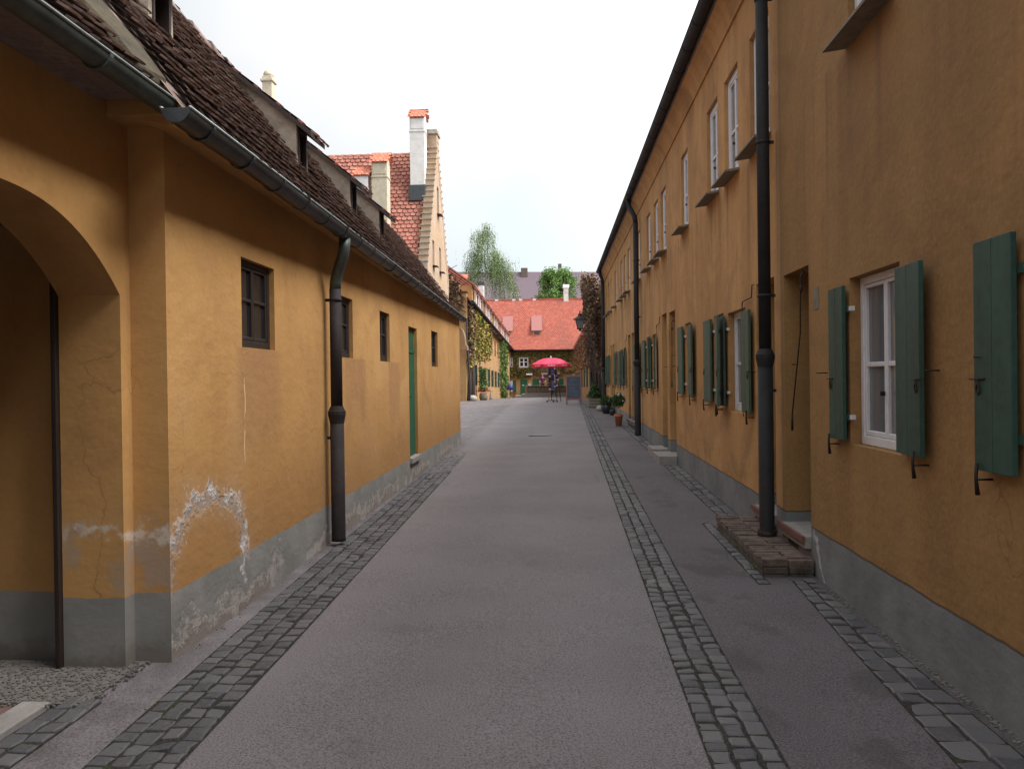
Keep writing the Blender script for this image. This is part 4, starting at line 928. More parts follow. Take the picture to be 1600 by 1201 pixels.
for (px, i_) in ((794.5, 0), (840, 1)):
    x = (px-869)/1250*(FYc+1.6); w = .95; zt = 1.7+(592-517)/1250*(FYc+1.6); yb_ = FYc+.95; zb = zt-.82
    d = MB().mat('plaster_row').box(x-w/2, x-w/2+.17, yb_, yb_+1.0, zb-.1, zt).box(x+w/2-.17, x+w/2, yb_, yb_+1.0, zb-.1, zt).box(x-w/2+.17, x+w/2-.17, yb_, yb_+.8, zb-.1, zb+.06)
    d.mat('glass_dark').box(x-w/2+.17, x+w/2-.17, yb_+.08, yb_+.1, zb+.06, zt); d = d.build('dormer', fc)
    r_ = MB().mat('tile_dormer'); r_.prism([(x-w/2-.12, yb_-.12, zt-.02), (x+w/2+.12, yb_-.12, zt-.02), (x+w/2+.05, yb_+2.45, zt+2.2), (x-w/2-.2, yb_+2.45, zt+2.2)], (0, 0, .08)); r_.build('dormer_roof', d)
chimney(fc, -8.5, FYc+3.6, 9.5, 12.7, .62, 'stucco_white', None, .1); 
MB().mat('zinc').bbox(-8.9, -8.1, FYc+3.2, FYc+4.0, 12.6, 13.0, .03).build('chimney_cap', fc)
chimney(fc, 1.25, FYc+4.6, 10.3, 12.6, .55, 'stucco_white', 'stucco_white', .4)

# far right row with ivy
fr = thing('terraced_house', 'far right ochre row half hidden by brown ivy, beyond the long terrace', 'terraced house', (2.1, 60, 0))
XF = 2.05; frw = [(42+5.2*k, 42.9+5.2*k) for k in range(9)]
mb = MB().mat('plaster_row'); wallX(mb, XF, 34.7, 88, 5.0, [(a, b, 1.3-.012*(a-42), 2.7-.012*(a-42), .1) for a, b in frw]+[(a, b, 3.5-.003*(a-42), 4.6-.003*(a-42), .1) for a, b in frw], -1, -1)
mb.poly([(XF, 34.7, 4.9), (XF, 38.5, 4.9), (XF, 38.5, 6.1), (XF, 34.7, 6.1)])
mb.poly([(XF, 34.71, -.5), (XF+8, 34.71, -.5), (XF+8, 34.71, 6), (XF, 34.71, 6)])
mb.build('wall', fr)
for a, b in frw:
    window(fr, XF, -1, a+.01, b-.01, 1.31-.012*(a-42), 2.69-.012*(a-42), .06, fw=.09, mw=.05); window(fr, XF, -1, a+.01, b-.01, 3.51-.003*(a-42), 4.59-.003*(a-42), .06, fw=.09, mw=.05)
    for s_ in ((a-.45, a), (b, b+.45)): MB().mat('shutter_green').bbox(XF-.05, XF-.01, s_[0], s_[1], 1.28-.012*(a-42), 2.7-.012*(a-42), .01).build('shutter', fr)
MB().mat('tile_far').prism([(XF-.22, 38.5, 4.95), (XF-.22, 38.5, 5.03), (XF+4.5, 38.5, 10.0), (XF+4.5, 38.5, 9.9)], (0, 49.5, 0)).build('roof', fr)
downpipe(fr, 1.93, 43.6, .3, 4.5, 1.85, 43.6, 4.95, .07, 'pipe_dark', 1.6)

# big purple-grey roof beyond everything
bb = thing('hall_building', 'large distant building with a long mauve tiled roof behind the trees', 'building', (0, 150, -.2))
b_ = MB().mat('stucco_white').box(-28, 20, 152, 170, -1, 14); b_.build('wall', bb)
def bz(px, y): return 1.7+(592-y)/1250*158
r_ = MB().mat('tile_purple'); r_.poly([(-28, 151.5, 13.6), (20, 151.5, 13.6), (20, 158, 22.4), (-28, 158, 23.35)]); r_.poly([(-28, 171, 13.6), (20, 171, 13.6), (20, 158, 22.4), (-28, 158, 23.35)]); r_.poly([(-28, 151.5, 13.6), (-28, 158, 23.35), (-28, 171, 13.6)])
r_.build('roof', bb)
for x, w, h in ((-11.6, .8, 2.4), (-6.0, 1.3, 1.2), (1.0, .7, 2.1)): MB().mat('brick').bbox(x-w/2, x+w/2, 157.2, 158.2, 21.5, 22.7+h*.75, .03).build('chimney', bb)
MB().mat('card_white').box(3.2, 4.0, 155, 155.2, 19.3, 20.0).build('skylight', bb)

# ================================================================== foliage
def leaf_cloud(name, parent, n, fn, size, mat, elong=1.0, smin=.6):
    m = MB().mat(mat)
    for _ in range(n):
        p = fn()
        if p is not None: m.leaf(p, size*random.uniform(smin, 1.3), None, elong)
    return m.build(name, parent)
# birch
bt = thing('birch_tree', 'tall pale weeping birch with thin foliage behind the far red roof', 'birch tree', (-10.2, 118, 0))
tr = MB().mat('bark_birch'); cr = MB().mat('leaf_birch'); tw = MB().mat('bark')
BT = [(-13.3, 17.5), (-12.6, 20.5), (-11.6, 22.2), (-10.9, 24.3), (-10.3, 25.3), (-9.5, 24.3), (-8.8, 21.6), (-8.0, 20.2), (-7.3, 20.9), (-6.6, 19.0), (-6.0, 16.5), (-5.3, 13.0)]
for (bx_, top_, ln_) in ((-10.0, 24.6, -.3), (-8.9, 20, 1.6), (-11.0, 21, -1.3), (-7.2, 17, .8)):   # white stems
    P = [Vector((bx_+ln_*(k/8)**1.3+random.gauss(0, .08), 118+random.gauss(0, .15), top_*k/8)) for k in range(9)]; tr.tube(P, [.17*(1-k/9)+.02 for k in range(9)], 7)
    for _ in range(16):
        t = random.uniform(.45, .95); k = min(7, int(t*8)); o = P[k].lerp(P[k+1], t*8-k); d = Vector((random.gauss(0, 1), random.gauss(0, 1), 0)).normalized()*random.uniform(.5, 1.5)+Vector((0, 0, random.uniform(.5, 1.3))); tr.tube([o, o+d*.5+Vector((0, 0, .1)), o+d], [.035, .02, .008], 4, False)
clumps = []
for _ in range(215):                                      # bough ends from which the strands hang
    x = random.uniform(-13.3, -5.3); zt_ = lerp_tab(BT, x); z = zt_-abs(random.gauss(0, 1))**1.2*3.2-.2
    if z > 8: clumps.append((x, 118+random.gauss(0, 1.3), z))
for (x, y, z) in clumps:
    n_ = random.randint(9, 17); w_ = random.uniform(.25, .65)
    for _ in range(n_):
        q = Vector((x+random.gauss(0, w_), y+random.gauss(0, w_), z+random.gauss(0, .35))); ln_ = random.uniform(1.2, 4.2)*(.55 if z > 22 else 1); dx = random.gauss(0, .10)
        for j_ in range(int(ln_*6)):
            f_ = j_/(ln_*6)
            if random.random() < .12+.25*f_: continue
            cr.leaf(q+Vector((dx*f_+random.gauss(0, .045), random.gauss(0, .05), -ln_*f_)), random.uniform(.06, .125))
tr.build('trunk', bt); cr.build('crown', bt)
gt = thing('leafy_tree', 'rounded fresh green tree above the far red roof, right of the birch', 'tree', (.2, 112, 0))
tr = MB().mat('bark'); cr = MB().mat('leaf_green')
tr.tube([(.2, 112, -.3), (.3, 112, 6), (.2, 112, 10), (.3, 112, 14)], [.32, .26, .18, .06], 9)
cl = []
for _ in range(64):
    a = random.random()*6.28; r = random.uniform(.2, 1)**.6; zf = random.uniform(-.9, 1.0); rr = 3.0*math.sqrt(max(.08, 1-(zf*.92)**2)); c = Vector((.2+math.cos(a)*rr*r, 112+math.sin(a)*rr*r, 13.4+zf*3.1)); cl.append(c)
    tr.tube([(.25, 112, max(7, c.z-3)), c], [.06, .015], 4, False)
for c in cl:
    rad = random.uniform(.6, 1.25)
    for _ in range(230): d = Vector((random.gauss(0, 1), random.gauss(0, 1), random.gauss(0, .8))).normalized()*rad*random.random()**.4; cr.leaf(c+d, random.uniform(.09, .17))
tr.build('trunk', gt); cr.build('crown', gt)
# brown ivy on the right corner
iv = thing('climbing_ivy', 'thick brown mass of bare ivy hanging at the far end of the right terrace', 'ivy', (2, 36, .5))
def ivp(lo_, hi_):
    y = 34.75+abs(random.gauss(0, 1))*5.5; 
    if y > 57: return None
    z = random.uniform(lo_, hi_); t = (z-2.2)/4; k = .25+.62*max(0, min(1, t)); 
    if y > 38.7: z = min(z, 5.2); k *= .75
    if z < 3.2 and random.random() < (3.2-z)*.75: return None
    x = 2.05 - k*random.random()**.5*(1 if y < 45 else .7); return Vector((x, y, z))
leaf_cloud('leaves', iv, 15000, lambda: ivp(1.2, 6.25), .075, 'leaf_brown', 1.0)
leaf_cloud('leaves', iv, 2600, lambda: (lambda p: p if p and p.z > 4.2 and p.x < 1.75 else None)(ivp(3.5, 6.35)), .08, 'leaf_olive', 1.0)
leaf_cloud('leaves', iv, 2600, lambda: (lambda y: Vector((2.04-random.random()*.22, y, 2.4+random.random()**.8*2.5)) if math.sin(y*1.3)+random.random() > .1 else None)(random.uniform(45, 84)), .10, 'leaf_rust')
sm_ = MB().mat('bark')
for k in range(16):
    y = 35+random.random()*6; x = 2.0-random.random()*.12; sm_.tube([(x, y, .4), (x-.05, y+random.gauss(0, .15), 1.6), (x-.1, y+random.gauss(0, .3), 3), (x-.2, y+random.gauss(0, .4), 4.6)], [.045, .035, .03, .015], 5)
for k in range(260):
    y = 34.8+random.random()*4.5; z = random.uniform(2.6, 6.2); x = 1.95-random.random()*.5; d = Vector((random.gauss(-.12, .14), random.gauss(0, .3), random.gauss(-.25, .35))); p = Vector((x, y, z)); sm_.tube([p, p+d*.6+Vector((-.03, 0, .05)), p+d], [.010, .008, .004], 4, False)
sm_.build('stem', iv)
# yellow ivy and stems on far left row
iy = thing('climbing_ivy', 'yellow-green ivy covering the near end of the far left terrace', 'ivy', (-5.1, 50, .4))
def iyp():
    y = random.uniform(46.6, 60.5); t = (y-46.6)/14; z = random.uniform(1.6+t*1.0, ez(y)-.1)
    if random.random() < (.55 if z < 2.3+math.sin(y*1.7)*.5 else .0): return None
    if math.sin(y*2.3+z*1.9)+math.sin(y*.9-z*2.7)+math.sin(y*5.1+z*4.3)*.5 > .75: return None
    if z < 2.2+1.1*abs(math.sin(y*.8))+(y-47)*.07: return None
    return Vector((fx(y)+.05+random.random()*.35, y, z))
leaf_cloud('leaves', iy, 4200, iyp, .11, 'leaf_ivy'); leaf_cloud('leaves', iy, 2300, iyp, .11, 'leaf_ivy_green'); leaf_cloud('leaves', iy, 1800, iyp, .10, 'leaf_rust'); leaf_cloud('leaves', iy, 1200, lambda: (lambda p: Vector((p.x, 46.6+random.random()*1.2, p.z)) if p else None)(iyp()), .11, 'leaf_brown')
sm_ = MB().mat('bark')
for k in range(11):
    y = 46.8+k*.28; x = fx(y)+.08; sm_.tube([(x, y, .3), (x+random.gauss(.05, .04), y+random.gauss(0, .1), 2), (x, y+random.gauss(0, .25), 4), (x, y+random.gauss(0, .5), 5.8)], [.10, .07, .06, .03], 5)
for k in range(150):
    x = fx(46.5)-random.random()*3.2; z = 5.2+random.random()*1.3+max(0, (fx(46.5)-x))*1.15; sm_.tube([(x, 46.35, z), (x+random.gauss(0, .3), 46.33, z+random.gauss(.1, .3)), (x+random.gauss(0, .5), 46.35, z+random.gauss(.1, .5))], .015, 4, False)
sm_.build('stem', iy)
ig = thing('climbing_ivy', 'narrow green column of ivy on the far left terrace', 'ivy', (-4.8, 75, 0))
leaf_cloud('leaves', ig, 2600, lambda: (lambda z: Vector((fx(75)+.05+random.random()*.4, 75.5+random.gauss(0, 2.2)*(.5+z*.11), z)))(random.uniform(-.0, 5.3)), .12, 'leaf_ivy_green')
MB().mat('bark').tube([(fx(75)+.1, 75, 0), (fx(75)+.12, 75.2, 2.5), (fx(75)+.1, 75, 4.8)], [.07, .05, .02], 5).build('stem', ig)
# ivy on the far facade
ic = thing('climbing_ivy', 'patchy ivy spread over the wall under the broad far roof', 'ivy', (-1, FYc, 0))
def icp(dense):
    x = random.uniform(-6.2, 3.2); z = random.uniform(1.75, 4.9)
    for w in fws:
        if w[0]-.05 < x < w[1]+.05 and w[2]-.05 < z < w[3]+.05: return None
    if z < 2.0 and random.random() < .5: return None
    if z < 3.9 and x > -2.8 and dense and random.random() < .86: return None
    return Vector((x, FYc-.05-random.random()*.22, z))
leaf_cloud('leaves', ic, 3600, lambda: icp(True), .10, 'leaf_ivy_green'); leaf_cloud('leaves', ic, 3600, lambda: icp(True), .09, 'leaf_olive'); leaf_cloud('leaves', ic, 2600, lambda: icp(False), .06, 'leaf_rust')
sm_ = MB().mat('bark')
for k in range(420):
    x = random.uniform(-5.5, 3); z = random.uniform(1.9, 4.6); d = Vector((random.gauss(0, .7), 0, random.gauss(.1, .18))); p = Vector((x, FYc-.05, z))
    if any(w[0]-.3 < x+d.x*.5 < w[1]+.3 and w[2]-.1 < z < w[3]+.1 for w in fws): continue
    sm_.tube([p, p+d*.5+Vector((0, -.05, .04)), p+d], .018, 4, False)
sm_.build('stem', ic)

# ================================================================== street objects
def ball_foliage(parent, c, r, n, size, mat='leaf_dark', squash=1.0):
    return leaf_cloud('foliage', parent, n, lambda: Vector(c)+Vector((random.gauss(0, 1), random.gauss(0, 1), random.gauss(0, 1))).normalized()*r*random.random()**.35*random.uniform(.82, 1.08)*Vector((1, 1, squash)).length/1.732 if squash == 1.0 else Vector(c)+(lambda v: Vector((v.x, v.y, v.z*squash)))(Vector((random.gauss(0, 1), random.gauss(0, 1), random.gauss(0, 1))).normalized()*r*random.random()**.35), size, mat)
# standard in a terracotta pot
g0 = gz(1.8, 23.4); pt = thing('potted_tree', 'small round-headed tree with white flowers in a terracotta pot by the right wall', 'potted tree', (1.80, 23.4, g0))
MB().mat('terracotta').lathe((1.80, 23.4, g0), [(.085, 0), (.115, .26), (.128, .265), (.132, .33), (.115, .33), (.105, .29)], 20).build('pot', pt)
MB().mat('soil').lathe((1.80, 23.4, g0+.27), [(.10, 0), (.10, .025), (.02, .03)], 14).build('soil', pt)
MB().mat('bark_birch').tube([(1.80, 23.4, g0+.28), (1.805, 23.4, g0+.42), (1.795, 23.4, g0+.6)], .014, 8).build('trunk', pt)
ball_foliage(pt, (1.79, 23.4, g0+.74), .215, 900, .034)
fm = MB().mat('flower')
for k in range(15):
    a = random.random()*6.28; e = random.uniform(-.1, 1.2); p = Vector((1.79+math.cos(a)*math.cos(e)*.215, 23.4+math.sin(a)*math.cos(e)*.215, g0+.74+math.sin(e)*.215)); fm.lathe(p, [(.008, -.012), (.022, 0), (.008, .012)], 8)
fm.build('flowers', pt)
fm = MB().mat('flower_red')
for k in range(9): fm.lathe((1.80+random.gauss(0, .05), 23.4+random.gauss(0, .05), g0+.33), [(.008, -.012), (.022, .01), (.008, .02)], 7)
fm.build('small_flowers', pt)
def potplant(name, lab, x, y, r, h, mat, fr_, fs=.5, leafm='leaf_dark', n=500, group=None, sq=.8):
    g0 = gz(x, y); t = thing(name, lab, 'potted plant', (x, y, g0), group)
    MB().mat(mat).lathe((x, y, g0), [(r*.62, 0), (r*.95, h*.35), (r, h*.7), (r*.86, h), (r*.76, h), (r*.76, h*.9)], 18).build('pot', t)
    leaf_cloud('foliage', t, n, lambda: Vector((x, y, g0+h+fr_*sq*.55))+(lambda v: Vector((v.x, v.y, v.z*sq)))(Vector((random.gauss(0, 1), random.gauss(0, 1), random.gauss(0, 1))).normalized()*fr_*random.random()**.4), fr_*.16, leafm); return t
potplant('potted_plant', 'bushy plant in a large dark glazed round pot behind the terracotta pot', 1.84, 29.6, .20, .34, 'pot_dark', .25, n=800)
potplant('potted_plant', 'smallest dark pot with a plant, against the right wall beside the large round pot', 1.99, 28.6, .11, .2, 'pot_dark', .11, n=260)
s = MB().mat('moss_stone').lathe((1.66, 31.2, gz(1.6, 31.2)), [(.05, 0), (.10, .04), (.12, .11), (.10, .18), (.05, .22)], 16); tag(s.build('stone_ball'), 'pale round stone on the paving beside the large dark pot', 'stone')
g0 = gz(1.6, 34.2); pb = thing('planter_box', 'rectangular wooden planter with a dark conical shrub, at the far end of the right terrace', 'planter', (1.68, 34.2, g0))
w_ = MB().mat('wood_grey')
for k in range(3): w_.bbox(1.36, 2.02, 33.95, 34.45, g0+.03+k*.125, g0+.145+k*.125, .01)
w_.mat('soil').box(1.39, 1.99, 33.98, 34.42, g0+.3, g0+.395); w_.build('box', pb)
MB().mat('bark').tube([(1.62, 34.2, g0+.38), (1.62, 34.2, g0+.9)], [.03, .015], 6).build('trunk', pb)
def cone():
    z = random.random()**1.3; a = random.random()*6.28; r = .30*(1-z)**.7*random.random()**.4*random.uniform(.8, 1.2)+.02; return Vector((1.62+math.cos(a)*r, 34.2+math.sin(a)*r, g0+.42+z*.62))
leaf_cloud('foliage', pb, 1500, cone, .045, 'leaf_dark')

# chalkboard
g0 = gz(.83, 38); cbd = thing('chalkboard_sign', 'freestanding chalkboard with brown wooden frame and faint chalk writing, far down the lane', 'sign', (.83, 38, g0))
T = Matrix.Translation((.83, 38, g0)) @ Matrix.Rotation(R(8), 4, 'X') @ Matrix.Rotation(0, 4, 'Z'); T = Matrix.Translation((.83, 38, g0)) @ Matrix.Rotation(R(-7), 4, 'X')
f_ = MB().mat('wood_brown'); f_.bbox(-.38, -.31, -.02, .02, 0, 1.38, .006, T).bbox(.31, .38, -.02, .02, 0, 1.38, .006, T).bbox(-.31, .31, -.019, .019, 1.30, 1.38, .006, T).bbox(-.31, .31, -.019, .019, .20, .27, .006, T)
T2m = Matrix.Translation((.83, 38+.33, g0)) @ Matrix.Rotation(R(7), 4, 'X'); f_.bbox(-.36, -.30, -.02, .02, 0, 1.33, .006, T2m).bbox(.30, .36, -.02, .02, 0, 1.33, .006, T2m)
f_.build('frame', cbd); bo = MB().mat('chalkboard').box(-.31, .31, -.008, .008, .27, 1.30, T).build('board', cbd)
w_ = MB().mat('chalk')
def scrawl(x0, x1, z, h, seedv):
    rr = random.Random(seedv); x = x0; P = []
    while x < x1:
        P.append(T @ Vector((x, -.0115, z+rr.uniform(-h/2, h/2)))); x += rr.uniform(.008, .02)
        if rr.random() < .10 and len(P) > 2: w_.tube(P, .0045, 4, False); P = []; x += .018
    if len(P) > 1: w_.tube(P, .0045, 4, False)
for (a, b, z, h) in ((-.14, .16, 1.16, .055), (-.25, .16, .93, .05), (-.02, .0, .86, .03), (-.25, .10, .77, .05), (-.03, .0, .705, .025), (-.25, .16, .63, .045), (-.02, .01, .545, .03), (-.2, -.05, .44, .04), (.02, .2, .42, .04)): scrawl(a, b, z, h, int(z*100))
w_.build('chalk_writing', bo)

# postcard stand
g0 = gz(-.2, 42); ps = thing('postcard_stand', 'revolving wire postcard stand on a dark wheeled base, left of the chalkboard', 'postcard stand', (-.25, 42, g0))
b_ = MB().mat('iron')
for k in range(5): a = k*6.283/5; b_.tube([(-.25, 42, g0+.10), (-.25+math.cos(a)*.30, 42+math.sin(a)*.30, g0+.06)], .02, 6); b_.lathe((-.25+math.cos(a)*.30, 42+math.sin(a)*.30, g0), [(.02, 0), (.035, .02), (.035, .05), (.02, .07)], 8)
b_.build('base', ps)
MB().mat('iron').tube([(-.25, 42, g0+.08), (-.25, 42, g0+1.85)], .018, 8).build('pole', ps)
MB().mat('wood_grey').tube([(-.42, 41.95, g0+.12), (-.33, 41.95, g0+.62)], .018, 6).build('strut', ps)
for lvl in range(9):
    for k in range(4):
        a = k*math.pi/2+.4; rad = .20; c = Vector((-.25+math.cos(a)*rad, 42+math.sin(a)*rad, g0+.62+lvl*.135)); T = Matrix.Translation(c) @ Matrix.Rotation(a+math.pi/2, 4, 'Z') @ Matrix.Rotation(R(-10), 4, 'X')
        rk = MB().mat(random.choice(['card_white', 'card_blue', 'cloth_dark', 'card_white', 'cloth_dark', 'card_blue', 'maroon'])).box(-.075, .075, -.004, .004, 0, .10, T); rk.mat('iron').box(-.08, .08, -.02, .006, -.008, 0, T); rk.build('postcard', ps)
es = thing('display_easel', 'dark wooden easel holding small goods between the postcard stand and the chalkboard', 'easel', (.10, 42.6, gz(0, 42.6)))
e_ = MB().mat('wood_dark'); g1 = gz(0, 42.6); e_.tube([(.24, 42.5, g1), (.06, 42.6, g1+1.5)], .02, 6).tube([(.02, 42.9, g1), (.05, 42.6, g1+1.5)], .02, 6).tube([(-.06, 42.5, g1+.3), (.05, 42.6, g1+1.5)], .02, 6); e_.build('legs', es)
e_ = MB()
for k in range(14): e_.mat(random.choice(['cloth_dark', 'card_white', 'card_blue', 'cloth_dark'])).lathe((.02+random.gauss(0, .08), 42.5, g1+.75+random.random()*.65), [(.01, 0), (random.uniform(.03, .06), .03), (.01, .10)], 8)
e_.build('goods', es)

# terrace, bar, parasol, person
tb = MB().mat('concrete'); gy = gz(-1, 83.5)
x0 = pxX(806); 
for k, (a, yy_, zt) in enumerate(((pxX(808), 83.0, -.02), (pxX(817), 83.4, .14), (pxX(823), 83.8, .30))): tb.bbox(a, 3.4, yy_, FYc-.1, -.6, zt, .02)
tag(tb.build('terrace_steps'), 'low terrace of three wide grey stone steps under the red parasol', 'steps')
br = thing('bar_counter', 'long brown bar counter with a pale top under the red parasol', 'bar counter', (-.9, 84.5, .3))
MB().mat('wood_dark').bbox(-3.0, 1.0, 84.3, 84.9, .30, .94, .02).build('front', br)
pn = MB().mat('wood_grey')
for k in range(9): pn.bbox(-2.97+k*.44, -2.97+k*.44+.41, 84.27, 84.3, .34, .86, .01)
pn.build('panel', br)
MB().mat('plaster_row').bbox(-3.28, -3.02, 84.25, 84.95, .30, .98, .02).build('end_post', br); MB().mat('concrete').bbox(-3.4, 1.1, 84.15, 85.0, .985, 1.05, .02).build('counter_top', br)
um = thing('parasol', 'large open crimson parasol over the bar at the end of the lane', 'parasol', (-.52, 82.4, -.1))
cx, cy = -.52, 82.4; zt, zr, rr = 3.86, 3.22, 2.08; n = 8
cp = MB().mat('parasol_red'); va = MB(); 
rim = []
for k in range(n): a = (k+.5)*2*math.pi/n; rim.append(Vector((cx+math.cos(a)*rr, cy+math.sin(a)*rr, zr)))
for k in range(n):
    A_, B_ = rim[k], rim[(k+1) % n]; apex = Vector((cx, cy, zt)); N_ = 6; rows_ = []
    for i_ in range(N_+1):
        t = i_/N_; s1 = apex.lerp(A_, t); s2 = apex.lerp(B_, t); bul = .20*math.sin(math.pi*t); s1.z += bul; s2.z += bul
        rows_.append(cp.vs([s1, s1.lerp(s2, .5)-Vector((0, 0, .05*t)), s2]))
    for a_, b_ in zip(rows_, rows_[1:]):
        for q_ in range(2): cp.face((a_+q_, a_+q_+1, b_+q_+1, b_+q_))
    va.mat('parasol_red'); out_ = ((A_+B_)/2-Vector((cx, cy, zr))).normalized(); th_ = out_*.02
    m0, m1 = A_.lerp(B_, .02), A_.lerp(B_, .98); va.prism([m0, m1, m1-Vector((0, 0, .27)), m1.lerp(m0, .2)-Vector((0, 0, .31)), m0.lerp(m1, .2)-Vector((0, 0, .31)), m0-Vector((0, 0, .27))], th_)
    va.mat('parasol_white'); c_ = A_.lerp(B_, .5)+out_*.03; u_ = (B_-A_).normalized()
    for w in range(6): 
        s_ = c_+u_*((w-2.5)*.12)-Vector((0, 0, .20)); h_ = .11 if w in (0, 3, 5) else .075; va.prism([s_, s_+u_*.075, s_+u_*.085+Vector((0, 0, h_)), s_+u_*.015+Vector((0, 0, h_))], out_*.006)
cp.build('canopy', um); va.build('valance', um)
MB().mat('parasol_white').lathe((cx, cy, zt-.02), [(.06, 0), (.05, .10), (.02, .24)], 10).build('finial', um)
MB().mat('wood_grey').tube([(cx, cy, -.05), (cx, cy, zt)], .035, 8).build('pole', um)
ri = MB().mat('wood_grey')
for k in range(n): ri.tube([(cx, cy, 2.9), Vector((cx, cy, zt)).lerp(rim[k], .55)+Vector((0, 0, .1))], .014, 4)
ri.build('ribs', um)
fp = thing('folded_parasol', 'closed maroon parasol standing under the open crimson one', 'parasol', (-.35, 83.3, .1))
MB().mat('maroon').lathe((-.38, 83.3, 0), [(.30, 1.35), (.44, 1.7), (.46, 2.4), (.40, 3.0), (.1, 3.25)], 10).build('cloth', fp); MB().mat('wood_dark').tube([(-.38, 83.3, .1), (-.38, 83.3, 1.4)], .04, 8).build('pole', fp)

# person at the bar
pe = thing('person', 'person in a purple top seen from behind at the bar counter', 'person', (-1.45, 85.35, .30))
def skinned(name, verts, edges, rad, mat, parent, root=0, sub=2):
    off = parent_loc(parent); me = bpy.data.meshes.new(name); me.from_pydata([tuple(Vector(v)-off) for v in verts], edges, []); o = bpy.data.objects.new(name, me); COL.objects.link(o); o.parent = parent
    sk = o.modifiers.new('skin', 'SKIN'); sk.use_smooth_shade = True
    for i, r in enumerate(rad): me.skin_vertices[0].data[i].radius = (r if isinstance(r, tuple) else (r, r))
    me.skin_vertices[0].data[root].use_root = True; su = o.modifiers.new('sub', 'SUBSURF'); su.levels = sub; su.render_levels = sub; me.materials.append(M[mat]); return o
px_, py_, pz = -1.45, 85.35, .30
def V(x, y, z): return (px_+x*1.12, py_+y*1.05, pz+z*1.06)
vb = [V(0, 0, .98), V(0, 0, 1.15), V(0, .02, 1.35), V(0, .02, 1.46), V(0, 0, 1.55), V(0, -.02, 1.66), V(0, -.01, 1.76), V(.17, .02, 1.40), V(.27, .0, 1.14), V(.25, -.2, 1.0), V(-.17, .02, 1.40), V(-.28, .0, 1.14), V(-.24, -.2, 1.0), V(.10, 0, .90), V(.11, -.02, .5), V(.11, .03, .08), V(.11, -.1, .03), V(-.10, 0, .90), V(-.11, -.02, .5), V(-.11, .03, .08), V(-.11, -.1, .03)]
eb = [(0, 1), (1, 2), (2, 3), (3, 4), (4, 5), (5, 6), (3, 7), (7, 8), (8, 9), (3, 10), (10, 11), (11, 12), (0, 13), (13, 14), (14, 15), (15, 16), (0, 17), (17, 18), (18, 19), (19, 20)]
skinned('body', vb, eb, [.14, .12, .14, .08, .05, .085, .075, .06, .045, .035, .06, .045, .035, .09, .06, .045, .035, .09, .06, .045, .035], 'skin', pe)
skinned('top', [V(0, 0, .92), V(0, 0, 1.12), V(0, .02, 1.33), V(0, .02, 1.45), V(.18, .02, 1.41), V(.27, .01, 1.18), V(-.18, .02, 1.41), V(-.28, .01, 1.18)], [(0, 1), (1, 2), (2, 3), (3, 4), (4, 5), (3, 6), (6, 7)], [(.19, .15), (.17, .14), (.20, .15), .10, .085, .065, .085, .065], 'purple_cloth', pe)
skinned('trousers', [V(0, 0, .95), V(.10, 0, .86), V(.11, -.02, .5), V(.11, .03, .10), V(-.10, 0, .86), V(-.11, -.02, .5), V(-.11, .03, .10)], [(0, 1), (1, 2), (2, 3), (0, 4), (4, 5), (5, 6)], [.16, .11, .08, .07, .11, .08, .07], 'cloth_dark', pe)
skinned('hair', [V(0, .02, 1.60), V(0, .01, 1.72), V(0, 0, 1.79)], [(0, 1), (1, 2)], [.075, .10, .07], 'hair', pe)

# lantern on its bracket
g0 = 3.78; lx, ly = 1.04, 34.1
ln = thing('wall_lantern', 'black four-sided lantern on an iron bracket in front of the brown ivy', 'lantern', (lx, ly, g0))
f_ = MB().mat('iron'); b0, b1 = .10, .21; z0_, z1_ = g0+.05, g0+.42
for sx, sy in ((1, 1), (1, -1), (-1, 1), (-1, -1)): f_.tube([(lx+sx*b0, ly+sy*b0, z0_), (lx+sx*b1*.85, ly+sy*b1*.85, z1_)], .014, 5)
f_.lathe((lx, ly, g0), [(.03, -.06), (.05, 0), (.14, .03), (.14, .055)], 4, False)
f_.lathe((lx, ly, z1_), [(.29, 0), (.30, .02), (.10, .16), (.07, .20), (.085, .21), (.085, .24), (.03, .26), (.02, .36), (.006, .40)], 8, False); f_.build('frame', ln)
gl = MB().mat('glass_pale'); 
for k in range(4):
    a = k*math.pi/2; ca, sa = math.cos(a), math.sin(a); Rm = lambda x, y, z: (lx+x*ca-y*sa, ly+x*sa+y*ca, z); gl.poly([Rm(-b0, -b0, z0_), Rm(b0, -b0, z0_), Rm(b1*.85, -b1*.85, z1_), Rm(-b1*.85, -b1*.85, z1_)])
gl.build('glass', ln)
MB().mat('iron').tube([(2.1, ly+.2, g0-.35), (1.7, ly+.1, g0-.1), (1.3, ly, g0-.05), (lx, ly, g0-.03)], .018, 6).tube([(2.1, ly+.2, g0-.05), (1.6, ly+.1, g0-.1)], .014, 5).build('bracket', ln)

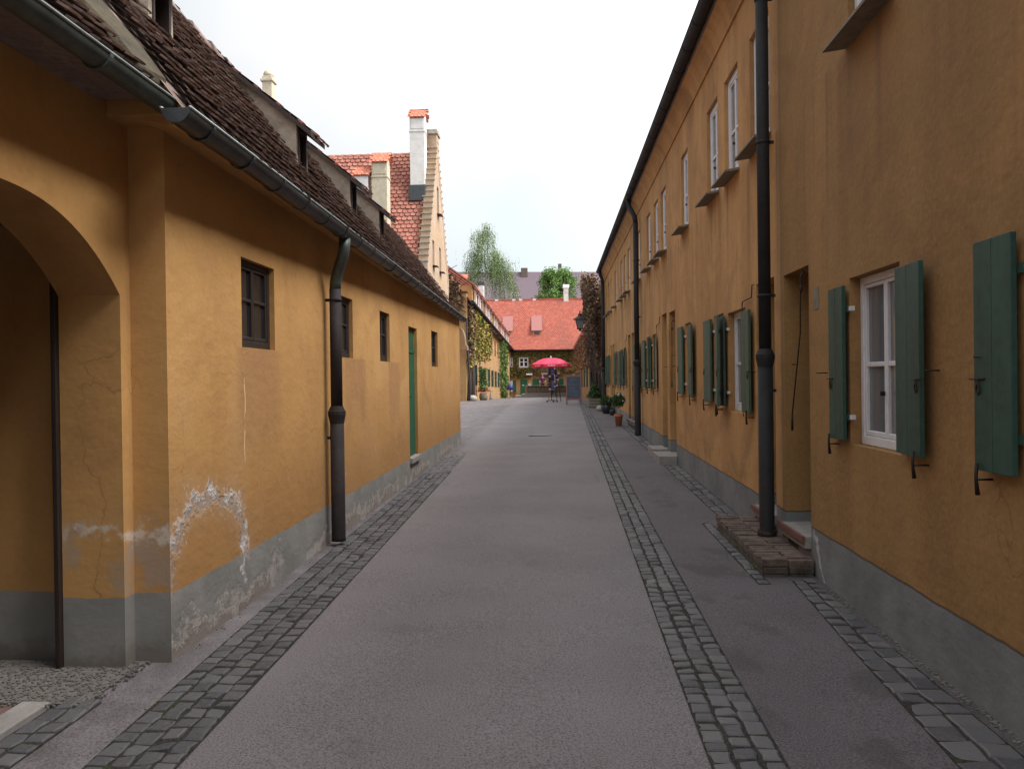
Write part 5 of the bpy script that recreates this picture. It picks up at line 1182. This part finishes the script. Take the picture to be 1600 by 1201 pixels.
# left side of the square: stone, planters, bicycles
s = MB().mat('moss_stone'); y_ = 47.3; x_ = fx(y_)+.28; z_ = gz(x_, y_); s.lathe((x_, y_, z_), [(.16, -.02), (.24, .06), (.27, .16), (.23, .27), (.12, .34)], 16); tag(s.build('stone_ball'), 'rounded guard stone at the foot of the yellow ivy', 'stone')
g0 = gz(-4.6, 52); bl = thing('barrel_planter', 'wooden barrel planter with reddish flowers and a tall plant below the yellow ivy', 'planter', (-4.75, 52, g0))
MB().mat('wood_grey').lathe((-4.75, 52, g0), [(.22, 0), (.28, .2), (.28, .28), (.24, .48), (.21, .48), (.21, .42)], 16).tube([(-4.75, 52, g0+.12), (-4.75, 52, g0+.15)], .265, 16).build('barrel', bl)
leaf_cloud('flowers', bl, 420, lambda: Vector((-4.75+random.gauss(0, .2), 52+random.gauss(0, .2), g0+.55+abs(random.gauss(0, .10)))), .05, 'flower_red'); leaf_cloud('foliage', bl, 900, lambda: Vector((-4.75+random.gauss(0, .17), 52+random.gauss(0, .2), g0+.6+random.random()*1.5)), .07, 'leaf_ivy_green')
b_ = MB().mat('concrete').lathe((-4.7, 57.5, gz(-4.7, 57.5)), [(.14, 0), (.13, .1), (.08, .3), (.05, .55), (.02, .6)], 12); tag(b_.build('bollard'), 'short pale stone bollard between the barrel planter and the bicycles', 'bollard')
def bicycle(x, y, rot, lab):
    g0 = gz(x, y); t = thing('bicycle', lab, 'bicycle', (x, y, g0), 'bicycles leaning at the ivy'); T = Matrix.Translation((x, y, g0)) @ Matrix.Rotation(rot, 4, 'Z') @ Matrix.Rotation(R(6), 4, 'X')
    for wx in (-.52, .52):
        w = MB().mat('iron'); w.tube([T @ Vector((wx+math.cos(a)*.33, 0, .34+math.sin(a)*.33)) for a in [k*6.2832/20 for k in range(21)]], .018, 6, False)
        for k in range(6): a = k*math.pi/6; w.tube([T @ Vector((wx+math.cos(a)*.32, 0, .34+math.sin(a)*.32)), T @ Vector((wx-math.cos(a)*.32, 0, .34-math.sin(a)*.32))], .003, 3, False)
        w.build('wheel', t)
    f = MB().mat('maroon'); P = dict(r=(-.52, 0, .34), b=(-.08, 0, .30), s=(-.22, 0, .78), h=(.36, 0, .82), f=(.52, 0, .34))
    for a, b in ('rb', 'bs', 'rs', 'sh', 'bh', 'hf'): f.tube([T @ Vector(P[a]), T @ Vector(P[b])], .018, 6)
    f.build('frame', t)
    MB().mat('iron').tube([T @ Vector((.36, 0, .8)), T @ Vector((.33, 0, 1.0))], .014, 6).tube([T @ Vector((.30, -.27, 1.02)), T @ Vector((.36, 0, 1.0)), T @ Vector((.30, .27, 1.02))], .013, 6).build('handlebar', t)
    MB().mat('cloth_dark').bbox(-.38, -.12, -.07, .07, .86, .92, .02, T).tube([T @ Vector((-.22, 0, .76)), T @ Vector((-.24, 0, .88))], .014, 6).build('saddle', t); return t
bicycle(-4.25, 66.5, R(95), 'nearer of two bicycles parked at the green ivy column, left of the square')
bb_ = bicycle(-3.95, 69.5, R(70), 'farther bicycle draped with a dark blue cover at the green ivy column')
cv = MB().mat('cover_blue'); cv.lathe((-4.0, 69.3, gz(-4, 69.3)+.72), [(.30, 0), (.32, .2), (.24, .45), (.1, .55)], 10); cv.build('cover', bb_)
potplant('potted_plant', 'small terracotta pot at the foot of the far wall, left of the green door', pxX(805), 87.9, .16, .28, 'terracotta', .22, n=200, leafm='leaf_olive')
